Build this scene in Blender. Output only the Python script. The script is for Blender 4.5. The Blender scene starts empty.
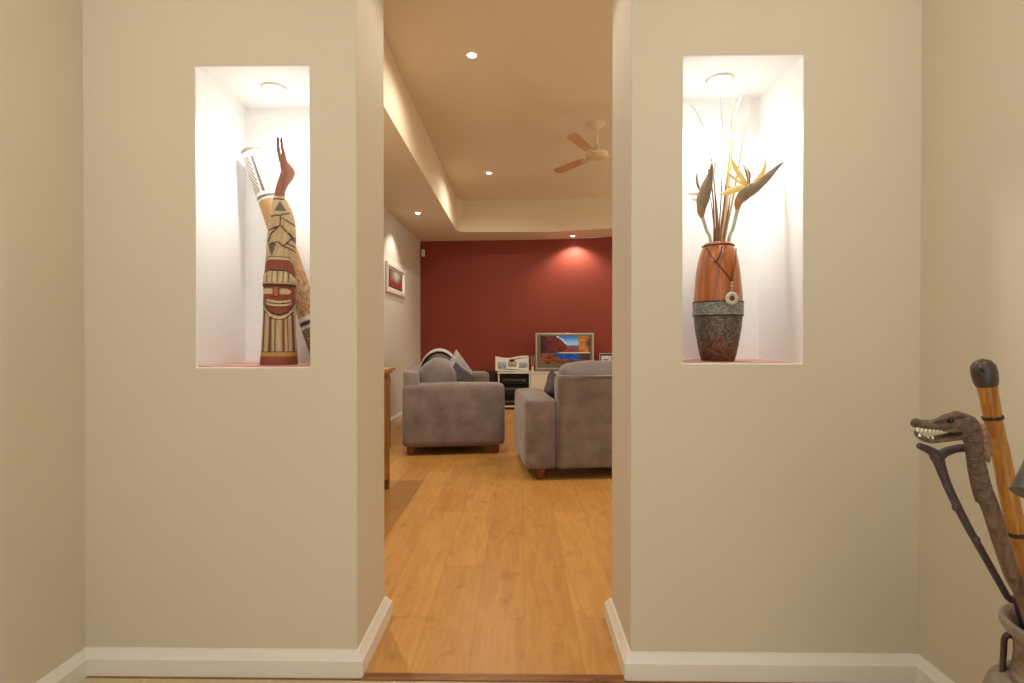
import bpy, math, random
from mathutils import Vector, Matrix, noise
random.seed(7)
SC = bpy.context.scene
COL = SC.collection
PI = math.pi

# ------------------------------------------------------------------ camera model
F, CX, CY, EYE = 520.0, 512.0, 341.5, 1.1
YAW, PITCH = math.radians(0.8), math.radians(0.385)
FW = Vector((-math.sin(YAW)*math.cos(PITCH), math.cos(YAW)*math.cos(PITCH), -math.sin(PITCH)))
RT = Vector((math.cos(YAW), math.sin(YAW), 0))
UP = RT.cross(FW)


def at(px, py, Y):
    """a measured photo point, at depth Y in the room"""
    d = FW + RT*((px-CX)/F) + UP*((CY-py)/F)
    return Vector((0, 0, EYE)) + d*(Y/d.y)


def lin(h):
    h = h.lstrip('#')
    r = []
    for i in (0, 2, 4):
        c = int(h[i:i+2], 16)/255
        r.append(c/12.92 if c <= .04045 else ((c+.055)/1.055)**2.4)
    return tuple(r)


def mix3(a, b, t):
    return tuple(a[i]*(1-t)+b[i]*t for i in range(3))


# ------------------------------------------------------------------ materials
def mat_new(name):
    m = bpy.data.materials.new(name)
    m.use_nodes = True
    nt = m.node_tree
    b = nt.nodes['Principled BSDF']
    return m, nt, b


def N(nt, t, **kw):
    n = nt.nodes.new(t)
    for k, v in kw.items():
        setattr(n, k, v)
    return n


def mat(name, col, rough=.5, metal=0, var=.12, scale=8, bump=0, bscale=60, stretch=(1, 1, 1), sheen=0, emit=0, coat=0, var2=None):
    m, nt, b = mat_new(name)
    c = lin(col) if isinstance(col, str) else col
    tc = N(nt, 'ShaderNodeTexCoord')
    mp = N(nt, 'ShaderNodeMapping')
    mp.inputs['Scale'].default_value = stretch
    nt.links.new(tc.outputs['Object'], mp.inputs['Vector'])
    nz = N(nt, 'ShaderNodeTexNoise')
    nz.inputs['Scale'].default_value = scale
    nz.inputs['Detail'].default_value = 5
    nt.links.new(mp.outputs[0], nz.inputs['Vector'])
    rp = N(nt, 'ShaderNodeValToRGB')
    lo = tuple(x*(1-var) for x in c) if var2 is None else lin(var2)
    hi = tuple(min(1, x*(1+var)) for x in c)
    rp.color_ramp.elements[0].position = .3
    rp.color_ramp.elements[1].position = .7
    rp.color_ramp.elements[0].color = (*lo, 1)
    rp.color_ramp.elements[1].color = (*hi, 1)
    nt.links.new(nz.outputs['Fac'], rp.inputs['Fac'])
    nt.links.new(rp.outputs['Color'], b.inputs['Base Color'])
    b.inputs['Roughness'].default_value = rough
    b.inputs['Metallic'].default_value = metal
    if sheen:
        b.inputs['Sheen Weight'].default_value = sheen
        b.inputs['Sheen Roughness'].default_value = .4
    if coat:
        b.inputs['Coat Weight'].default_value = coat
        b.inputs['Coat Roughness'].default_value = .15
    if emit:
        nt.links.new(rp.outputs['Color'], b.inputs['Emission Color'])
        b.inputs['Emission Strength'].default_value = emit
    if bump:
        n2 = N(nt, 'ShaderNodeTexNoise')
        n2.inputs['Scale'].default_value = bscale
        n2.inputs['Detail'].default_value = 4
        nt.links.new(mp.outputs[0], n2.inputs['Vector'])
        bp = N(nt, 'ShaderNodeBump')
        bp.inputs['Strength'].default_value = bump
        bp.inputs['Distance'].default_value = .01
        nt.links.new(n2.outputs['Fac'], bp.inputs['Height'])
        nt.links.new(bp.outputs[0], b.inputs['Normal'])
    return m


def mat_painted(name, rough=.5, emit=0, grain=.15, gscale=(60, 60, 6)):
    """surface whose colours are painted on the mesh points, with a light wood grain over them"""
    m, nt, b = mat_new(name)
    a = N(nt, 'ShaderNodeVertexColor', layer_name='paint')
    tc = N(nt, 'ShaderNodeTexCoord')
    mp = N(nt, 'ShaderNodeMapping')
    mp.inputs['Scale'].default_value = gscale
    nt.links.new(tc.outputs['Object'], mp.inputs['Vector'])
    nz = N(nt, 'ShaderNodeTexNoise')
    nz.inputs['Scale'].default_value = 3
    nt.links.new(mp.outputs[0], nz.inputs['Vector'])
    rp = N(nt, 'ShaderNodeValToRGB')
    rp.color_ramp.elements[0].color = (1-grain*2,)*3+(1,)
    rp.color_ramp.elements[1].color = (1, 1, 1, 1)
    rp.color_ramp.elements[0].position = .3
    rp.color_ramp.elements[1].position = .6
    nt.links.new(nz.outputs['Fac'], rp.inputs['Fac'])
    mx = N(nt, 'ShaderNodeMixRGB', blend_type='MULTIPLY')
    mx.inputs['Fac'].default_value = 1
    nt.links.new(a.outputs['Color'], mx.inputs[1])
    nt.links.new(rp.outputs['Color'], mx.inputs[2])
    nt.links.new(mx.outputs[0], b.inputs['Base Color'])
    b.inputs['Roughness'].default_value = rough
    if emit:
        nt.links.new(a.outputs['Color'], b.inputs['Emission Color'])
        b.inputs['Emission Strength'].default_value = emit
    return m


def mat_floor():
    m, nt, b = mat_new('beech_planks')
    tc = N(nt, 'ShaderNodeTexCoord')
    sp = N(nt, 'ShaderNodeSeparateXYZ')
    cb = N(nt, 'ShaderNodeCombineXYZ')
    nt.links.new(tc.outputs['Object'], sp.inputs[0])
    ad = N(nt, 'ShaderNodeMath', operation='ADD')
    ad.inputs[1].default_value = .169
    nt.links.new(sp.outputs['X'], ad.inputs[0])
    nt.links.new(sp.outputs['Y'], cb.inputs['X'])
    nt.links.new(ad.outputs[0], cb.inputs['Y'])
    br = N(nt, 'ShaderNodeTexBrick')
    br.offset = .37
    br.offset_frequency = 2
    br.inputs['Color1'].default_value = (0, 0, 0, 1)
    br.inputs['Color2'].default_value = (1, 1, 1, 1)
    br.inputs['Mortar'].default_value = (.5, .5, .5, 1)
    br.inputs['Scale'].default_value = 1
    br.inputs['Mortar Size'].default_value = .0011
    br.inputs['Mortar Smooth'].default_value = .3
    br.inputs['Brick Width'].default_value = 1.25
    br.inputs['Row Height'].default_value = .192
    nt.links.new(cb.outputs[0], br.inputs['Vector'])
    rp = N(nt, 'ShaderNodeValToRGB')
    rp.color_ramp.elements[0].color = (*lin('#BA8848'), 1)
    rp.color_ramp.elements[1].color = (*lin('#C69452'), 1)
    nt.links.new(br.outputs['Color'], rp.inputs['Fac'])
    # long grain
    mp = N(nt, 'ShaderNodeMapping')
    mp.inputs['Scale'].default_value = (16, 1.9, 1)
    nt.links.new(tc.outputs['Object'], mp.inputs['Vector'])
    nz = N(nt, 'ShaderNodeTexNoise')
    nz.inputs['Scale'].default_value = 1.6
    nz.inputs['Detail'].default_value = 7
    nz.inputs['Distortion'].default_value = 1.2
    nt.links.new(mp.outputs[0], nz.inputs['Vector'])
    g = N(nt, 'ShaderNodeValToRGB')
    g.color_ramp.elements[0].position = .36
    g.color_ramp.elements[1].position = .62
    g.color_ramp.elements[0].color = (.89, .86, .82, 1)
    g.color_ramp.elements[1].color = (1.04, 1.03, 1.0, 1)
    nt.links.new(nz.outputs['Fac'], g.inputs['Fac'])
    m1 = N(nt, 'ShaderNodeMixRGB', blend_type='MULTIPLY')
    m1.inputs[0].default_value = 1
    nt.links.new(rp.outputs[0], m1.inputs[1])
    nt.links.new(g.outputs[0], m1.inputs[2])
    # blotchy knots
    n3 = N(nt, 'ShaderNodeTexNoise')
    n3.inputs['Scale'].default_value = 9
    n3.inputs['Detail'].default_value = 3
    mp3 = N(nt, 'ShaderNodeMapping')
    mp3.inputs['Scale'].default_value = (1.2, .9, 1)
    nt.links.new(tc.outputs['Object'], mp3.inputs['Vector'])
    nt.links.new(mp3.outputs[0], n3.inputs['Vector'])
    g3 = N(nt, 'ShaderNodeValToRGB')
    g3.color_ramp.elements[0].position = .24
    g3.color_ramp.elements[1].position = .42
    g3.color_ramp.elements[0].color = (.80, .70, .60, 1)
    g3.color_ramp.elements[1].color = (1, 1, 1, 1)
    nt.links.new(n3.outputs['Fac'], g3.inputs['Fac'])
    m2 = N(nt, 'ShaderNodeMixRGB', blend_type='MULTIPLY')
    m2.inputs[0].default_value = 1
    nt.links.new(m1.outputs[0], m2.inputs[1])
    nt.links.new(g3.outputs[0], m2.inputs[2])
    # joints
    m3 = N(nt, 'ShaderNodeMixRGB', blend_type='MULTIPLY')
    m3.inputs[2].default_value = (.62, .52, .42, 1)
    nt.links.new(br.outputs['Fac'], m3.inputs[0])
    nt.links.new(m2.outputs[0], m3.inputs[1])
    nt.links.new(m3.outputs[0], b.inputs['Base Color'])
    b.inputs['Roughness'].default_value = .36
    b.inputs['Specular IOR Level'].default_value = .4
    return m


def mat_tile():
    m, nt, b = mat_new('hall_tiles')
    tc = N(nt, 'ShaderNodeTexCoord')
    br = N(nt, 'ShaderNodeTexBrick')
    br.offset = 0
    br.inputs['Color1'].default_value = (*lin('#C6B590'), 1)
    br.inputs['Color2'].default_value = (*lin('#BEAC88'), 1)
    br.inputs['Mortar'].default_value = (*lin('#CFC6AE'), 1)
    br.inputs['Scale'].default_value = 1
    br.inputs['Brick Width'].default_value = .4
    br.inputs['Row Height'].default_value = .4
    br.inputs['Mortar Size'].default_value = .004
    nt.links.new(tc.outputs['Object'], br.inputs['Vector'])
    nt.links.new(br.outputs['Color'], b.inputs['Base Color'])
    b.inputs['Roughness'].default_value = .35
    return m


def mat_wood(name, c1, c2, rough=.4, scale=2.0, stretch=(14, 14, 1), coat=0, dist=1.5):
    m, nt, b = mat_new(name)
    tc = N(nt, 'ShaderNodeTexCoord')
    mp = N(nt, 'ShaderNodeMapping')
    mp.inputs['Scale'].default_value = stretch
    nt.links.new(tc.outputs['Object'], mp.inputs['Vector'])
    nz = N(nt, 'ShaderNodeTexNoise')
    nz.inputs['Scale'].default_value = scale
    nz.inputs['Detail'].default_value = 6
    nz.inputs['Distortion'].default_value = dist
    nt.links.new(mp.outputs[0], nz.inputs['Vector'])
    rp = N(nt, 'ShaderNodeValToRGB')
    rp.color_ramp.elements[0].position = .35
    rp.color_ramp.elements[1].position = .65
    rp.color_ramp.elements[0].color = (*lin(c1), 1)
    rp.color_ramp.elements[1].color = (*lin(c2), 1)
    nt.links.new(nz.outputs['Fac'], rp.inputs['Fac'])
    nt.links.new(rp.outputs[0], b.inputs['Base Color'])
    b.inputs['Roughness'].default_value = rough
    if coat:
        b.inputs['Coat Weight'].default_value = coat
    return m


def mat_emit(name, col, s):
    m, nt, b = mat_new(name)
    b.inputs['Base Color'].default_value = (*lin(col), 1)
    b.inputs['Emission Color'].default_value = (*lin(col), 1)
    b.inputs['Emission Strength'].default_value = s
    return m


def mat_vase_texture():
    m, nt, b = mat_new('crackled_copper')
    tc = N(nt, 'ShaderNodeTexCoord')
    vo = N(nt, 'ShaderNodeTexNoise')
    vo.inputs['Scale'].default_value = 130
    vo.inputs['Detail'].default_value = 3
    nt.links.new(tc.outputs['Object'], vo.inputs['Vector'])
    sp = N(nt, 'ShaderNodeSeparateXYZ')
    nt.links.new(tc.outputs['Object'], sp.inputs[0])
    mr = N(nt, 'ShaderNodeMapRange')
    mr.inputs['From Min'].default_value = .0
    mr.inputs['From Max'].default_value = .16
    nt.links.new(sp.outputs['Z'], mr.inputs['Value'])
    lg = N(nt, 'ShaderNodeTexNoise')
    lg.inputs['Scale'].default_value = 14
    nt.links.new(tc.outputs['Object'], lg.inputs['Vector'])
    ad = N(nt, 'ShaderNodeMath', operation='ADD')
    nt.links.new(mr.outputs[0], ad.inputs[0])
    nt.links.new(lg.outputs['Fac'], ad.inputs[1])
    rp = N(nt, 'ShaderNodeValToRGB')
    e = rp.color_ramp.elements
    e[0].position = .45
    e[0].color = (*lin('#5E3020'), 1)
    e[1].position = 1.2
    e[1].color = (*lin('#6B6154'), 1)
    x = rp.color_ramp.elements.new(.85)
    x.color = (*lin('#77503A'), 1)
    nt.links.new(ad.outputs[0], rp.inputs['Fac'])
    g = N(nt, 'ShaderNodeValToRGB')
    g.color_ramp.elements[0].position = .4
    g.color_ramp.elements[1].position = .6
    g.color_ramp.elements[0].color = (.45, .4, .4, 1)
    g.color_ramp.elements[1].color = (1.25, 1.2, 1.2, 1)
    nt.links.new(vo.outputs['Fac'], g.inputs['Fac'])
    mx = N(nt, 'ShaderNodeMixRGB', blend_type='MULTIPLY')
    mx.inputs[0].default_value = 1
    nt.links.new(rp.outputs[0], mx.inputs[1])
    nt.links.new(g.outputs[0], mx.inputs[2])
    nt.links.new(mx.outputs[0], b.inputs['Base Color'])
    b.inputs['Roughness'].default_value = .45
    b.inputs['Metallic'].default_value = .35
    bp = N(nt, 'ShaderNodeBump')
    bp.inputs['Strength'].default_value = .8
    bp.inputs['Distance'].default_value = .004
    nt.links.new(vo.outputs['Fac'], bp.inputs['Height'])
    nt.links.new(bp.outputs[0], b.inputs['Normal'])
    return m


M = {}
M['wall'] = mat('cream_wall_paint', '#D0C4AE', .75, var=.02, scale=1.5, bump=.03, bscale=180)
M['white'] = mat('white_wall_paint', '#F6F5F3', .7, var=.01, scale=2)
M['jamb'] = mat('cream_wall_paint_edge', '#CDC2B0', .7, var=.02, scale=1.5)
M['living'] = mat('living_wall_paint', '#D8D3C8', .75, var=.02, scale=1.5)
M['ceil'] = mat('ceiling_paint', '#E3D4BA', .8, var=.015, scale=1)
M['red'] = mat('brick_red_wall_paint', '#8A3624', .6, var=.05, scale=1.2, bump=.03, bscale=150)
M['trim'] = mat('white_gloss_trim', '#E2DCD0', .4, var=.02)
M['floor'] = mat_floor()
M['tile'] = mat_tile()
M['thresh'] = mat_wood('threshold_wood', '#6E431F', '#94642F', .4, 3, (1.5, 18, 18))
M['sofa'] = mat('mauve_grey_suede', '#7E716D', .92, var=.26, scale=7, bump=.25, bscale=220, sheen=.35)
M['sofa2'] = mat('grey_cushion_suede', '#7B7172', .92, var=.12, scale=6, bump=.2, bscale=220, sheen=.35)
M['sofaleg'] = mat_wood('red_brown_leg', '#6E3318', '#8B4623', .4)
M['throw'] = mat('pale_grey_knit', '#C9C3C0', .95, var=.12, scale=30, bump=.4, bscale=120, stretch=(1, 1, 3))
M['palecush'] = mat('pale_pattern_weave', '#A8A3A4', .95, var=.28, scale=26, bump=.2, bscale=150)
M['darkcush'] = mat('charcoal_weave', '#4E494C', .95, var=.2, scale=20, bump=.2, bscale=150)
M['pink'] = mat('dusty_pink_cloth', '#A8686A', .95, var=.15, scale=20)
M['cab'] = mat_wood('honey_oak', '#7E4F18', '#A06A26', .4, 2, (8, 8, 1.2))
M['cabtop'] = mat_wood('honey_oak_top', '#97692F', '#B58748', .35, 2, (8, 1.2, 8))
M['dark'] = mat('dark_recess', '#1C1310', .6)
M['black'] = mat('black_plastic', '#17120F', .4, var=.1)
M['unitwhite'] = mat('off_white_laminate', '#DAD2C2', .4, var=.02)
M['silver'] = mat('silver_plastic', '#B9B3A8', .35, metal=.3, var=.03)
M['tvgrey'] = mat('grey_bezel', '#6E6A60', .4, metal=.2, var=.03)
M['chrome'] = mat('brushed_steel', '#A8A49C', .3, metal=.9, var=.05)
M['screen'] = mat_painted('screen_picture', .15, emit=.28, grain=0)
M['print'] = mat_painted('printed_paper', .6, grain=0)
M['lamp'] = mat_emit('lamp_lens', '#FFF2DC', 30)
M['nichelamp'] = mat_emit('niche_lamp_lens', '#FFF8EE', 12)
M['ring'] = mat('white_enamel_ring', '#D9D2C6', .4, var=.01)
M['fan'] = mat('cream_enamel_fan', '#D8C4A0', .45, var=.02)
M['fanblade'] = mat('pinkish_fan_blade', '#CBA07E', .5, var=.04)
M['shelf'] = mat_wood('red_jarrah_shelf', '#C48A78', '#D8A594', .5, 2, (2, 14, 14))
M['carving'] = mat_painted('ochre_painted_wood', .65, grain=.14, gscale=(90, 90, 8))
M['beakwood'] = mat_wood('red_brown_carved_wood', '#7A4432', '#96604A', .45, 2, (40, 40, 6))
M['beaktip'] = mat('blackened_tip', '#2A1512', .5)
M['vasewood'] = mat_wood('amber_turned_wood', '#8E4512', '#BA6C22', .3, 2.5, (10, 10, 1.2), coat=.3, dist=2)
M['vaseband'] = mat('hammered_pewter', '#8B8880', .35, metal=.6, var=.45, scale=110, bump=1.0, bscale=140)
M['vaselow'] = mat_vase_texture()
M['vasein'] = mat('vase_inside', '#2A1A10', .8)
M['cord'] = mat('brown_leather_cord', '#5A2E18', .7)
M['bead'] = mat('bone_bead', '#9C8A72', .4, var=.2, scale=60)
M['disc'] = mat('mother_of_pearl_ring', '#BDB2A0', .3, var=.2, scale=80)
M['bract'] = mat_painted('bract_brown', .55, grain=.1)
M['petal'] = mat('pale_yellow_petal', '#E8C878', .6, var=.12, scale=30)
M['whitepetal'] = mat('cream_petal', '#F3E6C6', .6, var=.06, scale=30)
M['stemgreen'] = mat('grey_green_stem', '#A5AA92', .6, var=.1, scale=40)
M['grassdark'] = mat('brown_dried_stem', '#8E5F38', .7, var=.15, scale=40)
M['grasspale'] = mat('straw_dried_stem', '#CDB27A', .7, var=.08, scale=40)
M['grasswhite'] = mat('bleached_dried_leaf', '#E6D8B6', .7, var=.05, scale=40)
M['grassgrey'] = mat('grey_dried_leaf', '#3E382E', .7, var=.1, scale=40)
M['stamen'] = mat('purple_brown_stamen', '#5A4238', .6)
M['jar'] = mat('rough_brown_stoneware', '#7E6A55', .6, var=.32, scale=38, bump=.7, bscale=90)
M['jarlip'] = mat('smooth_taupe_glaze', '#8A7A6C', .45, var=.2, scale=22, bump=.25, bscale=70)
M['jarhandle'] = mat('maroon_glaze', '#4A2A2E', .35, var=.15)
M['dragon'] = mat('dark_carved_hardwood', '#664F3E', .5, var=.4, scale=70, bump=1.0, bscale=95)
M['dragonshaft'] = mat_wood('dark_hardwood_shaft', '#4E3A2E', '#775C48', .5, 2, (30, 30, 3))
M['crest'] = mat_wood('pale_carved_crest', '#6E543E', '#94775A', .5, 3, (30, 30, 8))
M['tooth'] = mat('bone_tooth', '#EDE6D4', .4, var=.03)
M['eye'] = mat('glossy_black_eye', '#0E0A08', .15)
M['forkwood'] = mat('dark_forked_branch', '#46363A', .5, var=.28, scale=34, bump=.4, bscale=80)
M['clubwood'] = mat_wood('orange_lacquered_wood', '#9A5A10', '#C08428', .3, 2.5, (16, 16, 1.6), coat=.4, dist=2)
M['clubknob'] = mat('dark_polished_knob', '#4A3A32', .3, var=.25, scale=30)
M['clubband'] = mat('black_binding', '#2A2018', .5)
M['greyhorn'] = mat('grey_pewter_metal', '#77706E', .35, metal=.55, var=.12, scale=12)
M['sensor'] = mat('white_sensor_plastic', '#E4DDCF', .5, var=.01)
M['frame'] = mat('white_frame', '#E3DFD6', .4, var=.02)
M['frameblack'] = mat('black_frame', '#2A2522', .4)


# ------------------------------------------------------------------ mesh builder
class MB:
    def __init__(s):
        s.v, s.f, s.fm, s.c, s.cm = [], [], [], [], 0

    def add(s, vs, fs, col=None):
        o = len(s.v)
        s.v += [tuple(v) for v in vs]
        s.c += (col if isinstance(col, list) else [col or (1, 1, 1)]*len(vs))
        for f in fs:
            s.f.append([i+o for i in f])
            s.fm.append(s.cm)
        return s

    def box(s, x0, x1, y0, y1, z0, z1, T=None):
        vs = [Vector(p) for p in ((x0, y0, z0), (x1, y0, z0), (x1, y1, z0), (x0, y1, z0), (x0, y0, z1), (x1, y0, z1), (x1, y1, z1), (x0, y1, z1))]
        if T:
            vs = [T @ v for v in vs]
        return s.add(vs, [(0, 3, 2, 1), (4, 5, 6, 7), (0, 1, 5, 4), (1, 2, 6, 5), (2, 3, 7, 6), (3, 0, 4, 7)])

    def quad(s, a, b, c, d):
        return s.add([a, b, c, d], [(0, 1, 2, 3)])

    def soft(s, c, size, r, puff=(0, 0, 0), n=12, wob=0, seed=0, T=None, warp=None):
        """rounded box; puff pushes the middle of each pair of faces out"""
        hx, hy, hz = [q/2 for q in size]
        h = (hx, hy, hz)
        vs, fs, idx = [], [], {}

        def key(i, j, k):
            if (i, j, k) not in idx:
                q = [2*i/n-1, 2*j/n-1, 2*k/n-1]
                # denser sampling near the edges
                q = [math.copysign(abs(t)**.75, t) if t else 0 for t in q]
                p = [q[a]*h[a] for a in range(3)]
                inn = [max(-(h[a]-r), min(h[a]-r, p[a])) for a in range(3)]
                d = Vector([p[a]-inn[a] for a in range(3)])
                if d.length > 1e-9:
                    d = d.normalized()*min(r, r)
                v = Vector(inn)+d
                for a in range(3):
                    b_, c_ = (a+1) % 3, (a+2) % 3
                    w = max(0, 1-(v[b_]/h[b_])**2)*max(0, 1-(v[c_]/h[c_])**2)
                    v[a] += puff[a]*w*(v[a]/h[a])
                if wob:
                    w = noise.noise(v*4+Vector((seed*3.1, seed*1.7, 0)))+.5*noise.noise(v*11+Vector((seed, 0, 5)))
                    v += Vector([v[a]/h[a] for a in range(3)])*w*wob
                if warp:
                    v = warp(v)
                v = v+Vector(c)
                if T:
                    v = T @ v
                idx[(i, j, k)] = len(vs)
                vs.append(v)
            return idx[(i, j, k)]
        for a in range(n):
            for b in range(n):
                fs.append((key(a, b, 0), key(a, b+1, 0), key(a+1, b+1, 0), key(a+1, b, 0)))
                fs.append((key(a, b, n), key(a+1, b, n), key(a+1, b+1, n), key(a, b+1, n)))
                fs.append((key(a, 0, b), key(a+1, 0, b), key(a+1, 0, b+1), key(a, 0, b+1)))
                fs.append((key(a, n, b), key(a, n, b+1), key(a+1, n, b+1), key(a+1, n, b)))
                fs.append((key(0, a, b), key(0, a, b+1), key(0, a+1, b+1), key(0, a+1, b)))
                fs.append((key(n, a, b), key(n, a+1, b), key(n, a+1, b+1), key(n, a, b+1)))
        return s.add(vs, fs)

    def tube(s, pts, rad, seg=12, cap=True, up=Vector((0, 1, 0)), flat=1.0, col=None, smooth_n=0):
        """loft along points; rad number / list of numbers / list of (side, depth)"""
        pts = [Vector(p) for p in pts]
        if not isinstance(rad, (list, tuple)):
            rad = [rad]*len(pts)
        rad = [q if isinstance(q, (list, tuple)) else (q, q*flat) for q in rad]
        if smooth_n:
            pts, rad = resample(pts, rad, smooth_n)
        vs, fs, cs = [], [], []
        n = len(pts)
        for i in range(n):
            t = (pts[min(i+1, n-1)]-pts[max(i-1, 0)]).normalized()
            dep = (up-t*up.dot(t))
            if dep.length < 1e-4:
                dep = Vector((1, 0, 0))-t*t.x
            dep.normalize()
            side = t.cross(dep).normalized()
            for j in range(seg):
                a = 2*PI*j/seg
                vs.append(pts[i]+side*math.cos(a)*rad[i][0]+dep*math.sin(a)*rad[i][1])
                cs.append(col(i/(n-1), math.cos(a), math.sin(a)) if callable(col) else (col or (1, 1, 1)))
        for i in range(n-1):
            for j in range(seg):
                k = (j+1) % seg
                fs.append((i*seg+j, i*seg+k, (i+1)*seg+k, (i+1)*seg+j))
        if cap:
            fs.append(tuple(range(seg))[::-1])
            fs.append(tuple((n-1)*seg+j for j in range(seg)))
        return s.add(vs, fs, cs)

    def lathe(s, prof, c=(0, 0, 0), seg=40, cap0=False, cap1=False):
        vs, fs = [], []
        for r, z in prof:
            for j in range(seg):
                a = 2*PI*j/seg
                vs.append((c[0]+r*math.cos(a), c[1]+r*math.sin(a), c[2]+z))
        for i in range(len(prof)-1):
            for j in range(seg):
                k = (j+1) % seg
                fs.append((i*seg+j, i*seg+k, (i+1)*seg+k, (i+1)*seg+j))
        if cap0:
            fs.append(tuple(range(seg))[::-1])
        if cap1:
            fs.append(tuple((len(prof)-1)*seg+j for j in range(seg)))
        return s.add(vs, fs)

    def ball(s, c, r, seg=16, rings=10, T=None):
        r = r if isinstance(r, (tuple, list)) else (r, r, r)
        vs, fs = [], []
        for i in range(rings+1):
            t = PI*i/rings
            for j in range(seg):
                a = 2*PI*j/seg
                v = Vector((r[0]*math.sin(t)*math.cos(a), r[1]*math.sin(t)*math.sin(a), r[2]*math.cos(t)))
                if T:
                    v = T @ v
                vs.append(Vector(c)+v)
        for i in range(rings):
            for j in range(seg):
                k = (j+1) % seg
                fs.append((i*seg+j, (i+1)*seg+j, (i+1)*seg+k, i*seg+k))
        return s.add(vs, fs)

    def prism(s, poly, y0, y1):
        """polygon in x,z extruded along y"""
        n = len(poly)
        vs = [(p[0], y0, p[1]) for p in poly]+[(p[0], y1, p[1]) for p in poly]
        fs = [tuple(range(n)), tuple(range(2*n-1, n-1, -1))]
        for i in range(n):
            j = (i+1) % n
            fs.append((i, i+n, j+n, j))
        return s.add(vs, fs)

    def plate(s, poly, z0, z1):
        n = len(poly)
        vs = [(p[0], p[1], z0) for p in poly]+[(p[0], p[1], z1) for p in poly]
        fs = [tuple(range(n))[::-1], tuple(range(n, 2*n))]
        for i in range(n):
            j = (i+1) % n
            fs.append((i, j, j+n, i+n))
        return s.add(vs, fs)

    def picture(s, o, ux, uz, fn, nx=40, nz=28):
        """flat printed picture: corner o, axes ux / uz, fn(u,v)->rgb"""
        vs, cs, fs = [], [], []
        o, ux, uz = Vector(o), Vector(ux), Vector(uz)
        for j in range(nz+1):
            for i in range(nx+1):
                vs.append(o+ux*(i/nx)+uz*(j/nz))
                cs.append(fn(i/nx, j/nz))
        for j in range(nz):
            for i in range(nx):
                a = j*(nx+1)+i
                fs.append((a, a+1, a+nx+2, a+nx+1))
        return s.add(vs, fs, cs)

    def build(s, name, mats, parent=None, smooth=True, bevel=0, bseg=3, weld=False, angle=40):
        me = bpy.data.meshes.new(name)
        org = Vector((0, 0, 0))
        me.from_pydata(s.v, [], s.f)
        for m in (mats if isinstance(mats, (list, tuple)) else [mats]):
            me.materials.append(m)
        me.polygons.foreach_set('material_index', s.fm)
        if any(c != (1, 1, 1) for c in s.c):
            at_ = me.color_attributes.new('paint', 'FLOAT_COLOR', 'POINT')
            flat = []
            for c in s.c:
                flat += [c[0], c[1], c[2], 1.0]
            at_.data.foreach_set('color', flat)
        import bmesh
        bm = bmesh.new()
        bm.from_mesh(me)
        if weld:
            bmesh.ops.remove_doubles(bm, verts=bm.verts, dist=1e-5)
        bmesh.ops.recalc_face_normals(bm, faces=bm.faces)
        for e in bm.edges:
            if len(e.link_faces) == 2 and e.calc_face_angle(0) > math.radians(angle):
                e.smooth = False
        bm.to_mesh(me)
        bm.free()
        me.polygons.foreach_set('use_smooth', [smooth]*len(me.polygons))
        me.update()
        o = bpy.data.objects.new(name, me)
        COL.objects.link(o)
        if bevel:
            md = o.modifiers.new('edge', 'BEVEL')
            md.width = bevel
            md.segments = bseg
            md.limit_method = 'ANGLE'
            md.angle_limit = math.radians(35)
        if parent is not None:
            o.parent = parent
        return o


def resample(pts, rad, n):
    """Catmull-Rom through the points, n steps per span"""
    P, R = [], []
    m = len(pts)
    for i in range(m-1):
        p0, p1, p2, p3 = pts[max(i-1, 0)], pts[i], pts[i+1], pts[min(i+2, m-1)]
        r1, r2 = rad[i], rad[i+1]
        for k in range(n):
            t = k/n
            P.append(.5*((2*p1)+(p2-p0)*t+(2*p0-5*p1+4*p2-p3)*t*t+(3*p1-p0-3*p2+p3)*t**3))
            s_ = t*t*(3-2*t)*.5+t*.5
            R.append((r1[0]+(r2[0]-r1[0])*s_, r1[1]+(r2[1]-r1[1])*s_))
    P.append(pts[-1])
    R.append(rad[-1])
    return P, R


def tag(o, label, cat, group=None, kind=None):
    o['label'] = label
    o['category'] = cat
    if group:
        o['group'] = group
    if kind:
        o['kind'] = kind
    return o


def thing(name, label, cat, loc=(0, 0, 0), rz=0, group=None):
    o = bpy.data.objects.new(name, None)
    o.empty_display_size = .05
    COL.objects.link(o)
    o.location = loc
    o.rotation_euler = (0, 0, rz)
    return tag(o, label, cat, group)


def struct(name, mb, m, parent=None, **kw):
    o = mb.build(name, m, parent, **kw)
    o['kind'] = 'structure'
    return o


def lamp(name, kind, loc, power, col=(1, .86, .68), parent=None, rot=(0, 0, 0), **kw):
    l = bpy.data.lights.new(name, kind)
    l.energy = power
    l.color = col
    for k, v in kw.items():
        setattr(l, k, v)
    o = bpy.data.objects.new(name, l)
    COL.objects.link(o)
    o.location = loc
    o.rotation_euler = rot
    if parent is not None:
        o.parent = parent
    return o


# ------------------------------------------------------------------ setting
W0, W1 = 1.69, 2.035            # partition wall faces
HL, HR = -1.43, 1.289           # hall side walls
JL, JR = -.530, .362            # opening jambs
LW, RW = -1.64, 3.20            # living room side walls
SOF, CEI = 2.70, 3.18
HEAD = 2.56
NB = 1.995                      # niche back
NICHE_L = (-1.058, -.685, 1.004, 1.987)
NICHE_R = (.529, .913, 1.018, 2.010)

w = MB()
xs = sorted({LW, HL, NICHE_L[0], NICHE_L[1], JL, JR, NICHE_R[0], NICHE_R[1], HR, RW})
zs = sorted({0, NICHE_L[2], NICHE_L[3], NICHE_R[2], NICHE_R[3], HEAD, SOF})


def inside(b, x, z):
    return b[0] < x < b[1] and b[2] < z < b[3]


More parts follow.
